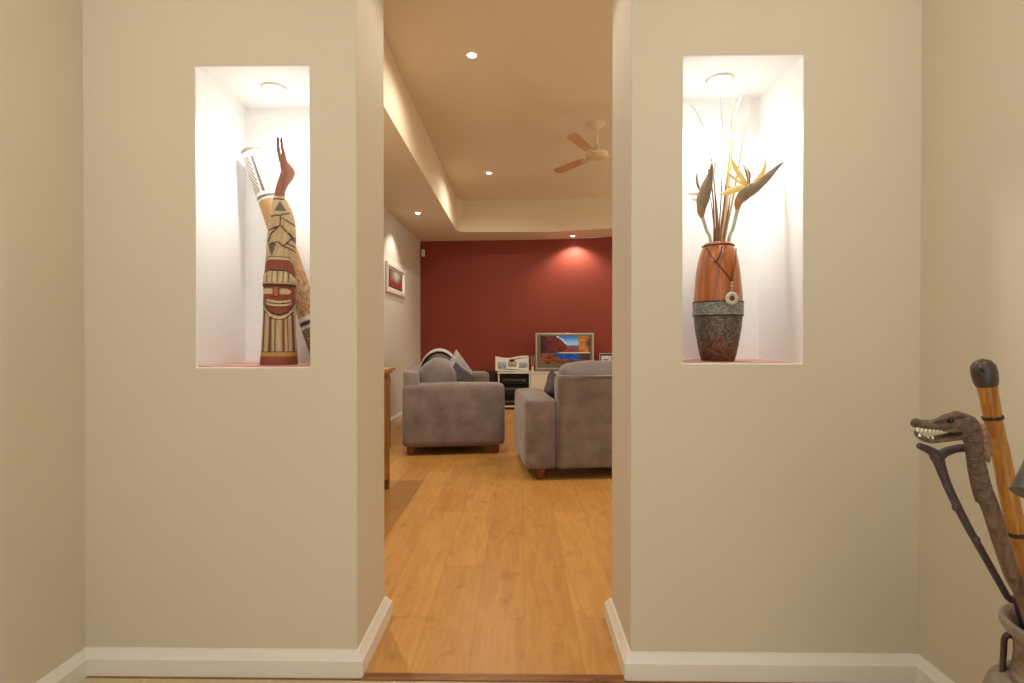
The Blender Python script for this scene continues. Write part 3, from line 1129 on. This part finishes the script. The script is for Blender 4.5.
# dark inner line then the print
MB().box(.010, .013, -PW+.13, PW-.13, .075, PH-.075).build('inner_border', M['frameblack'], t, smooth=False)
MB().picture((.0145, -PW+.15, .085), (0, 2*PW-.30, 0), (0, 0, PH-.17), outback, 34, 22).build('print', M['print'], t, smooth=False)

t = thing('alarm_sensor', 'small white alarm sensor high in the corner by the red wall', 'sensor', (-1.585, 8.575, 2.44))
MB().soft((0, -.012, .06), (.058, .05, .118), .012, n=6).build('housing', M['sensor'], t)
MB().soft((0, -.037, .042), (.044, .006, .05), .003, n=4).build('lens', M['frame'], t)

# ------------------------------------------------------------------ niche sills
tag(MB().box(NICHE_L[0]+.002, NICHE_L[1]-.002, W0+.004, NB-.002, NICHE_L[2], NICHE_L[2]+.004).build('niche_shelf', M['shelf'], smooth=False),
    'thin reddish wooden shelf board lining the left niche under the carving', 'shelf', 'niche shelf boards')
tag(MB().box(NICHE_R[0]+.002, NICHE_R[1]-.002, W0+.004, NB-.002, NICHE_R[2]-.002, NICHE_R[2]+.002).build('niche_shelf', M['shelf'], smooth=False),
    'thin reddish wooden shelf board lining the right niche under the vase', 'shelf', 'niche shelf boards')

# ------------------------------------------------------------------ carved painted figure
K = .003445
FZ = NICHE_L[2]+.004
FY = 1.795
fx0 = at(279, 364, FY).x
EDGE = [(364.5, 260, 298, 1.0), (358, 260.6, 297.9, 1.0), (352, 261.4, 297.5, .98), (335, 262.3, 296.6, .95), (318, 263.2, 296, .95), (300, 263.8, 295.8, .95), (285, 264, 295.8, .95), (272, 265, 295.8, .95), (262, 266, 295.8, .95),
        (248, 266.8, 296.3, .93), (232, 268, 296.5, .92), (220, 269.6, 295.8, .92), (210, 271.3, 293.3, .92), (202, 272.6, 289.6, .92), (196.5, 273.8, 286, .95), (194.2, 275, 284.8, .95)]


def interp(v):
    for a, b in zip(EDGE, EDGE[1:]):
        if a[0] >= v >= b[0]:
            t_ = (a[0]-v)/(a[0]-b[0])
            return [a[i]+(b[i]-a[i])*t_ for i in range(4)]
    return EDGE[-1] if v < EDGE[-1][0] else EDGE[0]


OCH, RB, DK, CR, GY = lin('#B08E64'), lin('#8A4028'), lin('#3A261A'), lin('#CDB487'), lin('#5A564E')


def seg_d(p, a, b):
    ax, ay = a
    bx, by = b
    dx, dy = bx-ax, by-ay
    t_ = max(0, min(1, ((p[0]-ax)*dx+(p[1]-ay)*dy)/(dx*dx+dy*dy)))
    return math.hypot(p[0]-ax-t_*dx, p[1]-ay-t_*dy)


LEAF = [((281, 216), (281, 226)), ((281, 226), (272, 235)), ((281, 226), (293, 238)), ((272, 235), (269, 243)), ((281, 216), (272, 217)), ((281, 216), (290, 213)), ((283, 219), (295, 225)),
        ((270, 231), (278, 228)), ((293, 238), (284, 247)), ((284, 247), (296, 251)), ((284, 247), (279, 243)), ((278, 243), (271, 245)), ((296, 240), (290, 234)), ((272, 199), (284, 199)), ((288, 244), (296, 247))]


def tri(p, a, b, c_):
    def sg(q, r, s):
        return (q[0]-s[0])*(r[1]-s[1])-(r[0]-s[0])*(q[1]-s[1])
    d1, d2, d3 = sg(p, a, b), sg(p, b, c_), sg(p, c_, a)
    return not ((d1 < 0 or d2 < 0 or d3 < 0) and (d1 > 0 or d2 > 0 or d3 > 0))


def fig_col(px, v, frontness):
    p = (px, v)
    u = px-279.5
    base = mix3(OCH, CR, .5+.4*noise.noise(Vector((px*.35, v*.05, 0))))
    if v > 355.5:
        return RB if v < 363.8 else mix3(RB, DK, .4)
    if v > 352:
        return lin('#B98E3E')
    if v > 350.8:
        return DK
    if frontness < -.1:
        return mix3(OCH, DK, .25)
    chin = 314.5-10.5*(abs(u)/15)**2.4
    if v > chin:
        if v < chin+1.5:
            return DK
        if v < chin+4.5:
            return CR
        if v < chin+5.6:
            return DK
        for k_ in (-14, -8.5, -3.4, 3.4, 8.2, 12.6):
            x = k_*(1+(v-315)*.0035)
            if abs(u-x) < .75:
                return mix3(DK, OCH, .15)
            if 0 < u-x < 1.8 and k_ in (-8.5, 3.4, 12.6):
                return RB
        return base
    if v > 286.5:                          # the face
        if 301.2-.012*u*u < v < 307.2-.02*u*u and abs(u) < 12.5:
            return DK if abs(v-304+.014*u*u) < .5 else CR
        if abs(u+2.6) < 15 and 288.8+.012*(abs(u+2.6)-8)**2*4 < v < 294.8-.02*(abs(u+2.6)-8)**2*2 and abs(u+2.6) > 3.2:
            return CR
        if abs(u+2.6) < 2.6 and v < 297:
            return lin('#A9583C')
        return RB
    if v > 284.5:
        return DK
    arch = 272+8*(max(0, abs(u+1)-6)/12)**2
    if v > arch:
        for k_ in (-10, -5, 0, 5, 10):
            if abs(u-k_+1) < .6 and v < 283:
                return mix3(DK, OCH, .4)
        return CR if v < 282 else mix3(CR, OCH, .5)
    if v > arch-1.2:
        return DK
    arch2 = 260+9*(max(0, abs(u)-9)/7)**2
    if v > arch2:
        return RB
    if v > arch2-1.6:
        return CR
    if v > arch2-2.6:
        return DK
    if tri(p, (280.5, 201), (275.5, 211.5), (287, 211.5)) or tri(p, (269, 245), (277, 244.5), (272.5, 258)) or tri(p, (296.5, 236), (291.5, 240), (296.5, 243)):
        return GY
    for a, b in LEAF:
        if seg_d(p, a, b) < .75:
            return DK
    return base


mb = MB()
NS, NR = 88, 220
vs, fs, cs = [], [], []
for i in range(NR+1):
    v = 364.5-(364.5-194.2)*i/NR
    _, xl, xr, dk = interp(v)
    cxp, hw = (xl+xr)/2, (xr-xl)/2
    z = (364.5-v)*K
    for j in range(NS):
        a = 2*PI*j/NS
        ca, sa = math.cos(a), math.sin(a)          # sa<0 : towards the viewer
        # squarish section
        e = .78
        qx = math.copysign(abs(ca)**e, ca)
        qy = math.copysign(abs(sa)**e, sa)
        px = cxp+qx*hw
        dep = hw*K*.86*dk*qy
        x = (px-279)*K*.93
        y = dep
        if sa < 0:
            u = px-279.5
            push = 0
            arch = 272+8*(max(0, abs(u+1)-6)/12)**2
            if arch < v < 286.5:
                push = .010
            chin = 314.5-10.5*(abs(u)/15)**2.4
            if 286.5 <= v < chin:
                push = .003
                if abs(u+2.6) < 2.6 and v < 297:
                    push = .011*(v-284)/13
                if 301 < v < 307 and abs(u) < 12.5:
                    push = .008 if abs(v-304) > .6 else .004
            if abs(v-355) < .8:
                push = -.002
            y -= push*(-sa)**.5
            if arch < v < 286.5:
                x += (px-279.5)*K*.05
        vs.append((x, y, z))
        cs.append(fig_col(px, v, -sa))
for i in range(NR):
    for j in range(NS):
        k = (j+1) % NS
        fs.append((i*NS+j, i*NS+k, (i+1)*NS+k, (i+1)*NS+j))
fs.append(tuple(range(NS))[::-1])
fs.append(tuple(NR*NS+j for j in range(NS)))
t = thing('carved_figure', 'ochre painted wooden carving with bearded face and bird-head top, in the left niche', 'carving', (fx0, FY, FZ), math.radians(23))
mb.add(vs, fs, cs)
mb.build('body', M['carving'], t)


def fp(px, v, dy=0):
    return ((px-279)*K, dy, (364.5-v)*K*1.012)


nk = MB()
nk.tube([fp(279.8, 198), fp(280.5, 192), fp(283, 184), fp(286.3, 177), fp(287.8, 172), fp(285.5, 166.5), fp(283.3, 161), fp(281.8, 155)],
        [(5.4*K, .018), (5.0*K, .017), (5.4*K, .016), (6.6*K, .016), (6.9*K, .016), (5.4*K, .012), (3.3*K, .008), (1.7*K, .005)], 20, smooth_n=5)
bd = nk.build('bird_head', M['beakwood'], t)
for q in ([(282.2, 163), (279.8, 155), (278.8, 147), (278.7, 142)], [(286.0, 166), (284.2, 156), (282.6, 148), (281.9, 142)]):
    b = MB()
    b.tube([fp(*s) for s in q], [(2.5*K, .007), (1.9*K, .006), (1.5*K, .005), (1.25*K, .0042)], 12, smooth_n=4)
    bo = b.build('beak', M['beakwood'], bd)
    e = q[-1]
    MB().tube([fp(e[0], e[1]+1), fp(e[0]-.1, e[1]-1.5), fp(e[0]-.1, e[1]-4)], [(1.35*K, .0046), (1.1*K, .0038), (.4*K, .001)], 10).build('beak_tip', M['beaktip'], bo)

# didgeridoo leaning in the corner behind it
DA, DB = at(323.5, 360.0, 1.942), at(251.5, 150.5, 1.942)
DA.z = FZ+.012


def didge_col(s, ca, sa):
    # s runs from foot to mouth; ca: across
    dk, ww, tn = lin('#2E2320'), lin('#E6E0D2'), lin('#B98C58')
    ca = -ca
    if s > .985:
        return lin('#6A5040')
    if s > .79:
        if s > .965:
            return ww
        g = int((s-.79)*210)
        k_ = int((ca+1)*7)
        if .05 < ca < .35 and sa < .4 and s < .955:
            return lin('#55504C') if abs(ca-.2) < .12 else ww
        if ca > .45:
            return ww if abs(ca-.65) > .05 else lin('#8A857E')
        return lin('#4A352C') if (g+k_) % 2 and ca < 0 else ww
    if s > .755:
        return lin('#5E5A56') if .762 < s < .778 else ww
    if s > .42:
        return tn
    if s > .20:
        q = noise.noise(Vector((ca*9, s*60, sa*9)))
        return mix3(lin('#A06A40'), lin('#D9B98A'), max(0, min(1, .4+q)))
    if s > .185:
        return ww
    if s > .16:
        return lin('#4E3222')
    if s > .15:
        return ww
    g = int(s*120)
    return lin('#3A2A20') if (g + int((ca+1)*4)) % 2 else tn


mb = MB()
NN = 150
pts = [DA+(DB-DA)*(i/NN) for i in range(NN+1)]
mb.tube(pts, [.040-.003*(i/NN)+.001*math.sin(i*.11) for i in range(NN+1)], 44, up=Vector((0, 1, 0)), col=didge_col, cap=True)
ax = (DB-DA).normalized()
t = thing('didgeridoo', 'tall patterned didgeridoo leaning in the left niche corner behind the carving', 'didgeridoo')
mb.build('tube', M['carving'], t)
rm = MB()
side = ax.cross(Vector((0, 1, 0))).normalized()
ring = []
for j in range(24):
    a = 2*PI*j/24
    d = side*math.cos(a)+Vector((0, 1, 0))*math.sin(a)
    ring.append((DB+d*.0335-ax*.004))
rm.tube(ring+[ring[0]], .0055, 8, cap=False, up=ax)
rm.build('mouthpiece', M['bead'], t)

# ------------------------------------------------------------------ vase and dried flowers
VX, VY, VZ = .6945, 1.83, NICHE_R[2]+.002
KV = 1.83/520*.925
VP = [(361.6, 16.8), (356, 18.4), (345.7, 20.6), (330, 23.4), (316.4, 24.7), (302, 24.8), (294, 24.4), (274.5, 22.7), (262, 20.6), (255, 18.8), (248, 16.0), (244, 14.2)]


def vr(v):
    for a, b in zip(VP, VP[1:]):
        if a[0] >= v >= b[0]:
            return (a[1]+(b[1]-a[1])*(a[0]-v)/(a[0]-b[0]))*KV
    return VP[0][1]*KV if v > 361 else VP[-1][1]*KV


def vz(v):
    return (361.8-v)*1.83/520*.985


def prof(v0, v1, n, off=0):
    return [(vr(v0+(v1-v0)*i/n)+off, vz(v0+(v1-v0)*i/n)) for i in range(n+1)]


t = thing('vase', 'tall barrel vase with amber wood top, silver band and crackled copper base', 'vase', (VX, VY, VZ))
up_ = prof(303, 244, 30)
up_ += [(vr(244)-.002, vz(243.4)), (vr(244)-.008, vz(243.2)), (vr(244)-.011, vz(245))]
MB().lathe(up_, seg=56).build('body', M['vasewood'], t)
MB().lathe([(vr(244)-.011, vz(245)), (vr(252)-.012, vz(252)), (vr(290)-.012, vz(290)), (vr(340)-.012, vz(340)), (.0005, vz(352))], seg=40).build('interior', M['vasein'], t)
MB().lathe([(.0005, 0), (vr(361.6)-.003, 0)]+prof(361.4, 315.5, 24), seg=56).build('base', M['vaselow'], t)
MB().lathe([(vr(316.2), vz(316.2)), (vr(316)+.003, vz(315.8))]+prof(315.5, 303.4, 8, .003)+[(vr(303), vz(303))], seg=56).build('band', M['vaseband'], t)
rg = MB()
for v in (316.3, 303.0):
    rg.tube([(vr(v)*math.cos(a*PI/24)+.002*math.cos(a*PI/24), vr(v)*math.sin(a*PI/24)+.002*math.sin(a*PI/24), vz(v)) for a in range(49)], .0022, 8, cap=False, up=Vector((0, 0, 1)))
rg.build('band_edge', M['dark'], t)


def on_vase(px, v, lift=.004):
    """where the sight line through a measured point meets the vase skin"""
    y = VY-.13
    while y < VY:
        p_ = at(px, v, y)
        vv = 361.8-(p_.z-VZ)/(1.83/520*.985)
        if math.hypot(p_.x-VX, p_.y-VY) <= vr(vv)+lift:
            return p_
        y += .0005
    p_ = at(px, v, VY-.05)
    return p_


t = thing('cord_pendant', 'ring pendant with beads on a brown cord hanging round the vase', 'pendant', (0, 0, 0))
cd = MB()
cd.tube([on_vase(706, 247), on_vase(708, 251), on_vase(713, 258), on_vase(719, 265), on_vase(727, 274), on_vase(731.6, 281)], .0018, 8, smooth_n=4)
cd.tube([on_vase(736, 248), on_vase(736, 256), on_vase(735, 264), on_vase(733, 274), on_vase(731.8, 281)], .0018, 8, smooth_n=4)
cd.tube([on_vase(722, 246), on_vase(721, 252), on_vase(717, 260), on_vase(713.5, 262)], .0024, 8, smooth_n=4)
ring = [(VX+(vr(246)+.003)*math.cos(a*PI/20), VY+(vr(246)+.003)*math.sin(a*PI/20), VZ+vz(246.2)) for a in range(41)]
cd.tube(ring, .0022, 8, cap=False, up=Vector((0, 0, 1)))
cd.build('cord', M['cord'], t)
for i, (v, r) in enumerate(((283, 1.6), (286.5, 2.0), (290, 1.8))):
    MB().ball(on_vase(732, v, .008), r*KV).build('bead', M['bead'], t)
rp_ = [on_vase(732, 298.3, .012)+Vector((4.6*KV*math.cos(a*PI/16), 0, 4.6*KV*math.sin(a*PI/16))) for a in range(33)]
MB().tube(rp_, [(2.2*KV, .004)]*33, 10, cap=False, up=Vector((0, 1, 0))).build('ring', M['disc'], t)
MB().ball(on_vase(732, 298.3, .012), (3.0*KV, .004, 3.0*KV)).build('centre', M['cord'], t)


def bract_col(s, ca, sa):
    c = mix3(lin('#B5702E'), lin('#7E6A4C'), min(1, s*3.5))
    return mix3(c, lin('#4A342E'), max(0, (s-.6)/.4))


def vp(px, py, dy=0):
    return at(px, py, VY+dy)


def blade(mb, pts, w0, seg=8, thin=.25, prof_=None):
    n = len(pts)
    rr = []
    for i in range(n):
        s = i/(n-1)
        k = (prof_(s) if prof_ else (1-s)**.7)
        rr.append((max(.0004, w0*k), max(.0003, w0*k*thin)))
    mb.tube(pts, rr, seg, smooth_n=5)


def petal_prof(s):
    return max(.03, math.sin(PI*min(1, .08+s*.92))**.8)


IN = vz(330)
# bird of paradise flowers
t = thing('bird_of_paradise_flower', 'dried strelitzia with upright brown bract, left in the vase', 'flower', group='strelitzia stems in the vase')
MB().tube([(VX-.012, VY-.01, VZ+vz(330)), vp(711, 246, -.012), vp(706.7, 231, -.016), vp(702, 216, -.02)], [.004, .005, .0052, .0062], 12, smooth_n=4).build('stem', M['stemgreen'], t)
MB().tube([vp(702, 218, -.02), vp(701.2, 210, -.02), vp(703, 199, -.02), vp(707, 186, -.02), vp(710.2, 174, -.02), vp(711.8, 162.5, -.02)],
          [(.006, .006), (.0155, .010), (.0225, .013), (.0195, .012), (.010, .008), (.0008, .0008)], 16, smooth_n=5, col=bract_col).build('bract', M['bract'], t)
for pts, w_ in (([(705, 198), (698, 194), (691, 194), (685.5, 192)], .007), ([(704, 196), (699, 186), (697, 178), (698, 168)], .006), ([(703, 197), (695, 200), (690, 197)], .006), ([(709, 186), (713, 176), (715, 165), (716, 159)], .005)):
    b = MB()
    blade(b, [vp(x, y, .0-.004*i) for i, (x, y) in enumerate(pts)], w_, prof_=petal_prof)
    b.build('petal', M['whitepetal'], t)
b = MB()
blade(b, [vp(701, 192, -.015), vp(697, 184, -.02), vp(696.3, 171, -.02)], .0035, prof_=petal_prof)
b.build('stamen', M['stamen'], t)

t = thing('bird_of_paradise_flower', 'dried strelitzia with yellow petals and long bract pointing right, in the vase', 'flower', group='strelitzia stems in the vase')
MB().tube([(VX+.012, VY-.012, VZ+vz(330)), vp(728, 246, -.016), vp(733, 228, -.02), vp(738, 207, -.022)], [.004, .0058, .006, .0068], 12, smooth_n=4).build('stem', M['stemgreen'], t)
MB().tube([vp(737.5, 210, -.022), vp(738.5, 202, -.022), vp(744, 195, -.022), vp(754, 188, -.022), vp(766, 178, -.022), vp(776, 168.5, -.022), vp(784.5, 161, -.022)],
          [(.0066, .007), (.015, .011), (.021, .013), (.0195, .013), (.0145, .010), (.0075, .006), (.0006, .0006)], 16, smooth_n=5, col=bract_col).build('bract', M['bract'], t)
for pts, w_ in (([(749, 187), (742, 178), (735, 167), (731.5, 158)], .010), ([(748, 187), (738, 181), (730, 175), (724, 170)], .006), ([(748, 188), (740, 188), (729, 192), (718, 195)], .012),
                ([(749, 187), (757, 180), (764, 170), (766.5, 154)], .009), ([(750, 186), (748, 176), (744, 165)], .007), ([(747, 188), (736, 189), (724, 185)], .006)):
    b = MB()
    blade(b, [vp(x, y, -.02-.006*i) for i, (x, y) in enumerate(pts)], w_, prof_=petal_prof)
    b.build('petal', M['petal'], t)
for pts in ([(748, 184), (746, 172), (741, 161)], [(749, 184), (750, 174), (745, 165)]):
    b = MB()
    blade(b, [vp(x, y, -.03) for (x, y) in pts], .003, prof_=petal_prof)
    b.build('stamen', M['stamen'], t)

GR = [
    ('thin grey dried grass blade arching left, topmost at the left of the vase', [(716, 246), (716, 215), (713, 170), (706, 135), (697, 113), (690, 104)], 'grassgrey', .0026, .01),
    ('dark dried grass blade curving left below the topmost one', [(714, 246), (714, 215), (711, 180), (704, 159), (696, 145), (688, 136)], 'stamen', .0028, .015),
    ('pale wispy dried stem rising straight left of centre in the vase', [(718, 246), (721, 200), (722.5, 150), (722, 120), (720, 97)], 'grassgrey', .0022, .02),
    ('straw coloured dried grass blade upright at the centre of the vase', [(720, 246), (725, 200), (729, 160), (731, 130), (733.5, 96)], 'grasspale', .0036, .0),
    ('broad bleached dried leaf curving to the right of centre in the vase', [(722, 246), (727, 200), (731, 160), (734, 128), (738, 106), (743, 94)], 'grasswhite', .0056, .012),
    ('straw dried grass blade with curled tip, tallest on the right of the vase', [(724, 246), (731, 208), (739, 165), (744, 132), (749.5, 108), (748, 90)], 'grasspale', .0038, .018),
    ('short brown dried stem at the left of the centre bunch', [(717, 246), (717.5, 222), (716, 200), (714, 185)], 'grassdark', .0042, -.006),
    ('stout brown dried stem in the middle of the bunch', [(719.5, 246), (722, 222), (724.5, 200), (726, 178)], 'grassdark', .0050, -.012),
    ('tan dried stem leaning right in the bunch', [(723, 246), (727, 220), (730, 198), (732, 176)], 'grassdark', .0040, -.004),
    ('brown dried stem close against the left strelitzia bract', [(715.5, 246), (714, 225), (711.5, 205), (709, 190)], 'grassdark', .0034, .002),
]
for lb, pts, mm, w_, dy in GR:
    b = MB()
    P_ = [Vector((VX+(pts[0][0]-719)*KV*.5, VY+dy*.5, VZ+vz(325)))]+[vp(x, y, dy) for x, y in pts]
    blade(b, P_, w_, thin=.5, prof_=lambda s: 1 if s < .45 else max(.12, 1-(s-.45)*1.5))
    tag(b.build('dried_grass_stem', M[mm]), lb, 'dried grass', 'dried stems in the vase')

# ------------------------------------------------------------------ jar of walking sticks
JX, JY = 1.098, 1.02
t = thing('stick_jar', 'rough brown stoneware jar holding walking sticks by the right wall', 'jar', (JX, JY, 0))
MB().lathe([(.0005, 0), (.105, 0), (.112, .01), (.132, .09), (.147, .18), (.153, .27), (.152, .325), (.148, .362), (.141, .383), (.130, .397), (.119, .405), (.114, .409)], seg=64).build('body', M['jarlip'], t)
MB().lathe([(.114, .409), (.104, .42), (.1015, .45), (.102, .48), (.107, .500)], seg=64).build('neck', M['jar'], t)
MB().lathe([(.107, .498), (.117, .504), (.1235, .515), (.1225, .526), (.117, .531), (.111, .528), (.104, .514), (.098, .49), (.097, .44), (.128, .37), (.138, .28), (.12, .12), (.09, .02), (.0005, .018)], seg=64).build('lip', M['jarlip'], t)
for a in (140, 320):
    ca, sa = math.cos(math.radians(a)), math.sin(math.radians(a))
    MB().tube([(.099*ca, .099*sa, .482), (.108*ca, .108*sa, .484), (.114*ca, .114*sa, .473), (.115*ca, .115*sa, .45), (.117*ca, .117*sa, .402)], [(.009, .0055)]*5, 12, smooth_n=4, up=Vector((ca, sa, 0))).build('handle', M['jarhandle'], t)


def foot(dx, dy):
    return Vector((JX+dx, JY+dy, .024))


# dragon-headed staff
DY = .985
q = lambda x, y, dy=0: at(x, y, DY+dy)
t = thing('dragon_staff', 'dark carved walking stick with an open-mouthed dragon head handle', 'walking stick')
sh = MB()
sh.tube([foot(.05, .0), q(1034.5, 631, .035), q(1010.5, 571, .018), q(992.2, 513), q(985.5, 497)], [.0105, .0120, .0128, .0138, .0150], 20, smooth_n=6)
sh.build('shaft', M['dragonshaft'], t)
hd = MB()
hd.tube([q(986, 500), q(981.5, 487), q(978, 472), q(975.5, 458), q(974, 446), q(971, 434), q(965.5, 426.5), q(957.5, 423), q(949, 423), q(941, 424.5), q(932, 425), q(923, 424.5), q(917, 424), q(912.5, 424)],
        [(.0160, .017), (.0150, .016), (.0145, .015), (.0130, .015), (.0130, .015), (.0170, .017), (.0225, .021), (.0205, .021), (.0175, .020), (.0125, .017), (.0095, .015), (.0092, .014), (.0088, .012), (.0045, .006)], 24, smooth_n=6)
# brow ridges, nostril bumps, cheek
for s in (-1, 1):
    hd.tube([q(966, 417, s*.012), q(957, 414.3, s*.015), q(948, 416.5, s*.015), (q(939, 419.5, s*.012)), q(932, 422, s*.010)], [(.003, .003), (.0065, .006), (.006, .005), (.004, .004), (.002, .002)], 10, smooth_n=4)
    hd.ball(q(916, 421.5, s*.008), (.0085, .006, .006))
    hd.tube([q(962, 430, s*.017), q(954, 431, s*.018), q(946, 430.5, s*.016)], [(.002, .002), (.004, .003), (.002, .002)], 8, smooth_n=4)
for k_ in range(9):                       # scale rows down the throat and neck
    v = 433+k_*6.3
    xx = [966, 967, 967.5, 968, 968.8, 970, 971.5, 973.5, 975.5][k_]
    hd.tube([q(xx+.5, v, -.013), q(xx+4, v+1.4, -.0175), q(xx+9, v+1.2, -.016)], [(.0008, .0008), (.0018, .0012), (.0008, .0008)], 8, smooth_n=3)
ho = hd.build('head', M['dragon'], t)
jw = MB()
jw.tube([q(965, 431), q(957, 435.5), q(948, 437.5), q(940, 438.5), q(931, 440.2), q(924, 439), q(918.5, 435), q(915.8, 431)],
        [(.010, .016), (.0082, .017), (.0068, .016), (.0060, .015), (.0056, .013), (.0048, .012), (.0040, .009), (.0024, .004)], 18, smooth_n=6)
jw.build('lower_jaw', M['dragon'], ho)
for s in (-1, 1):
    for (x, y, h) in ((917.5, 429, 4.2), (921.5, 429.6, 3.6), (925.5, 430, 3.6), (929.5, 430.2, 3.4), (933.5, 430.4, 3.2), (937.5, 430.2, 2.8), (941, 430.2, 2.4)):
        MB().tube([q(x, y-1.5, s*.0075), q(x-.2, y+h*.4, s*.0075), q(x-.4, y+h*.8, s*.0075)], [.0030, .0022, .0003], 8).build('tooth', M['tooth'], ho)
    for (x, y, h) in ((919.5, 436.5, 4.0), (923.5, 438.5, 3.4), (928, 439.5, 3.2), (932.5, 439, 3.0)):
        MB().tube([q(x, y, s*.0065), q(x, y-h*.5, s*.0065), q(x, y-h, s*.0065)], [.0028, .0020, .0003], 8).build('tooth', M['tooth'], ho)
    MB().ball(q(951, 420.5, s*.0185), .0048).build('eye', M['eye'], ho)
cr = MB()
for i, (a, b, c_) in enumerate((((973.5, 424), (982, 428), (984.5, 431.5)), ((976, 429.5), (985.5, 434), (989, 440)), ((978, 436), (988, 441.5), (992, 448)), ((979.5, 443), (988.5, 449), (991.5, 456)), ((980.5, 450), (986.5, 456), (989, 462.5)))):
    for s in (-.008, .008):
        cr.tube([q(*a, s), q(*b, s*1.3), q(*c_, s*1.2)], [(.005, .003), (.0072, .0035), (.0018, .0015)], 10, smooth_n=4)
cr.build('crest', M['crest'], ho)

# forked branch stick
FYY = 1.03
q2 = lambda x, y, dy=0: at(x, y, FYY+dy)
t = thing('forked_stick', 'thin dark forked-branch walking stick below the dragon head', 'walking stick')
sh = MB()
P_, R_ = q2(966.5, 524), Vector((1.027, 1.083, .53))
D_ = R_-P_
sh.tube([foot(.03, .04), R_+D_*.12, P_+D_*.8, P_+D_*.4, q2(966.5, 524), q2(949, 489), q2(941, 468), q2(936.5, 456.5), q2(930, 450.5), q2(918.5, 445.5)],
        [.0060, .0062, .0064, .0066, .0070, .0076, .0090, .0115, .0080, .0060], 16, smooth_n=5)
for x, y in ((956, 507), (944, 478), (976, 540)):
    sh.ball(q2(x, y, -.002), (.0070, .0070, .009))
sh.build('shaft', M['forkwood'], t)
MB().tube([q2(937.5, 458), q2(944.5, 452.5), q2(953, 449.5), q2(961, 448), q2(968.5, 448.3)], [.0100, .0085, .0078, .0078, .0085], 16, smooth_n=5).build('branch', M['forkwood'], t)

# orange lacquered club
CYY = 1.075
q3 = lambda x, y, dy=0: at(x, y, CYY+dy)
t = thing('club_stick', 'thick orange lacquered wooden staff with dark round knob', 'walking stick')
ft = foot(.055, .055)
MB().tube([ft, q3(1037, 625), q3(1023.5, 560), q3(1011, 505), q3(1001, 455), q3(994.8, 428), q3(989, 397), q3(986, 381)],
          [.016, .0165, .0165, .0160, .0155, .0150, .0158, .0178], 24, smooth_n=6).build('shaft', M['clubwood'], t)
kn = MB()
kn.tube([q3(986.8, 386), q3(985.8, 381), q3(984.4, 374), q3(983, 367), q3(982, 362), q3(981.3, 359.2)], [(.0178, .0178), (.0205, .0205), (.0218, .0218), (.0210, .0210), (.0155, .0155), (.003, .003)], 24, smooth_n=5)
ko = kn.build('knob', M['clubknob'], t)
rr = [q3(980.5, 372, -.0205)+Vector((.0065*math.cos(a*PI/12), 0, .0068*math.sin(a*PI/12))) for a in range(25)]
MB().tube(rr, .0020, 8, cap=False).build('carved_ring', M['clubband'], ko)
for a, b in (((993.1, 419), (992.5, 416)), ((1018.0, 535.5), (1017.2, 531.5))):
    MB().tube([q3(*a), q3(*b)], .0176, 24).build('band', M['clubband'], t)

# grey metal cane with a flared crook end
GYY = .95
q4 = lambda x, y, dy=0: at(x, y, GYY+dy)
t = thing('crook_cane', 'grey metal cane whose flared crook end hangs at the right picture edge', 'walking stick')
MB().tube([foot(-.02, -.055)+Vector((0, 0, .0)), q4(1084, 640), q4(1088, 560), q4(1088, 470), q4(1083, 420), q4(1072, 402), q4(1060, 412), q4(1051, 437), q4(1045, 456)],
        [.011, .011, .011, .011, .012, .013, .016, .020, .022], 24, smooth_n=6).build('shaft', M['greyhorn'], t)
fl = MB()
A, B = q4(1045, 455), q4(1028.5, 495, -.016)
ax = (B-A).normalized()
fl.tube([A, A+(B-A)*.5, A+(B-A)*.93, B, B, A+(B-A)*.6], [.0225, .0235, .0260, .0265, .0235, .018], 36, cap=False)
fl.build('flared_end', M['greyhorn'], t)

# ------------------------------------------------------------------ camera and colour
cam = bpy.data.cameras.new('camera')
co = bpy.data.objects.new('camera', cam)
COL.objects.link(co)
cam.sensor_fit = 'HORIZONTAL'
cam.sensor_width = 36
cam.lens = 36*F/1024
cam.clip_start = .02
Mx = Matrix((RT, UP, -FW)).transposed().to_4x4()
Mx.translation = (0, 0, EYE)
co.matrix_world = Mx
SC.camera = co
SC.view_settings.view_transform = 'Standard'
SC.view_settings.look = 'None'
SC.view_settings.exposure = 0
SC.view_settings.gamma = 1
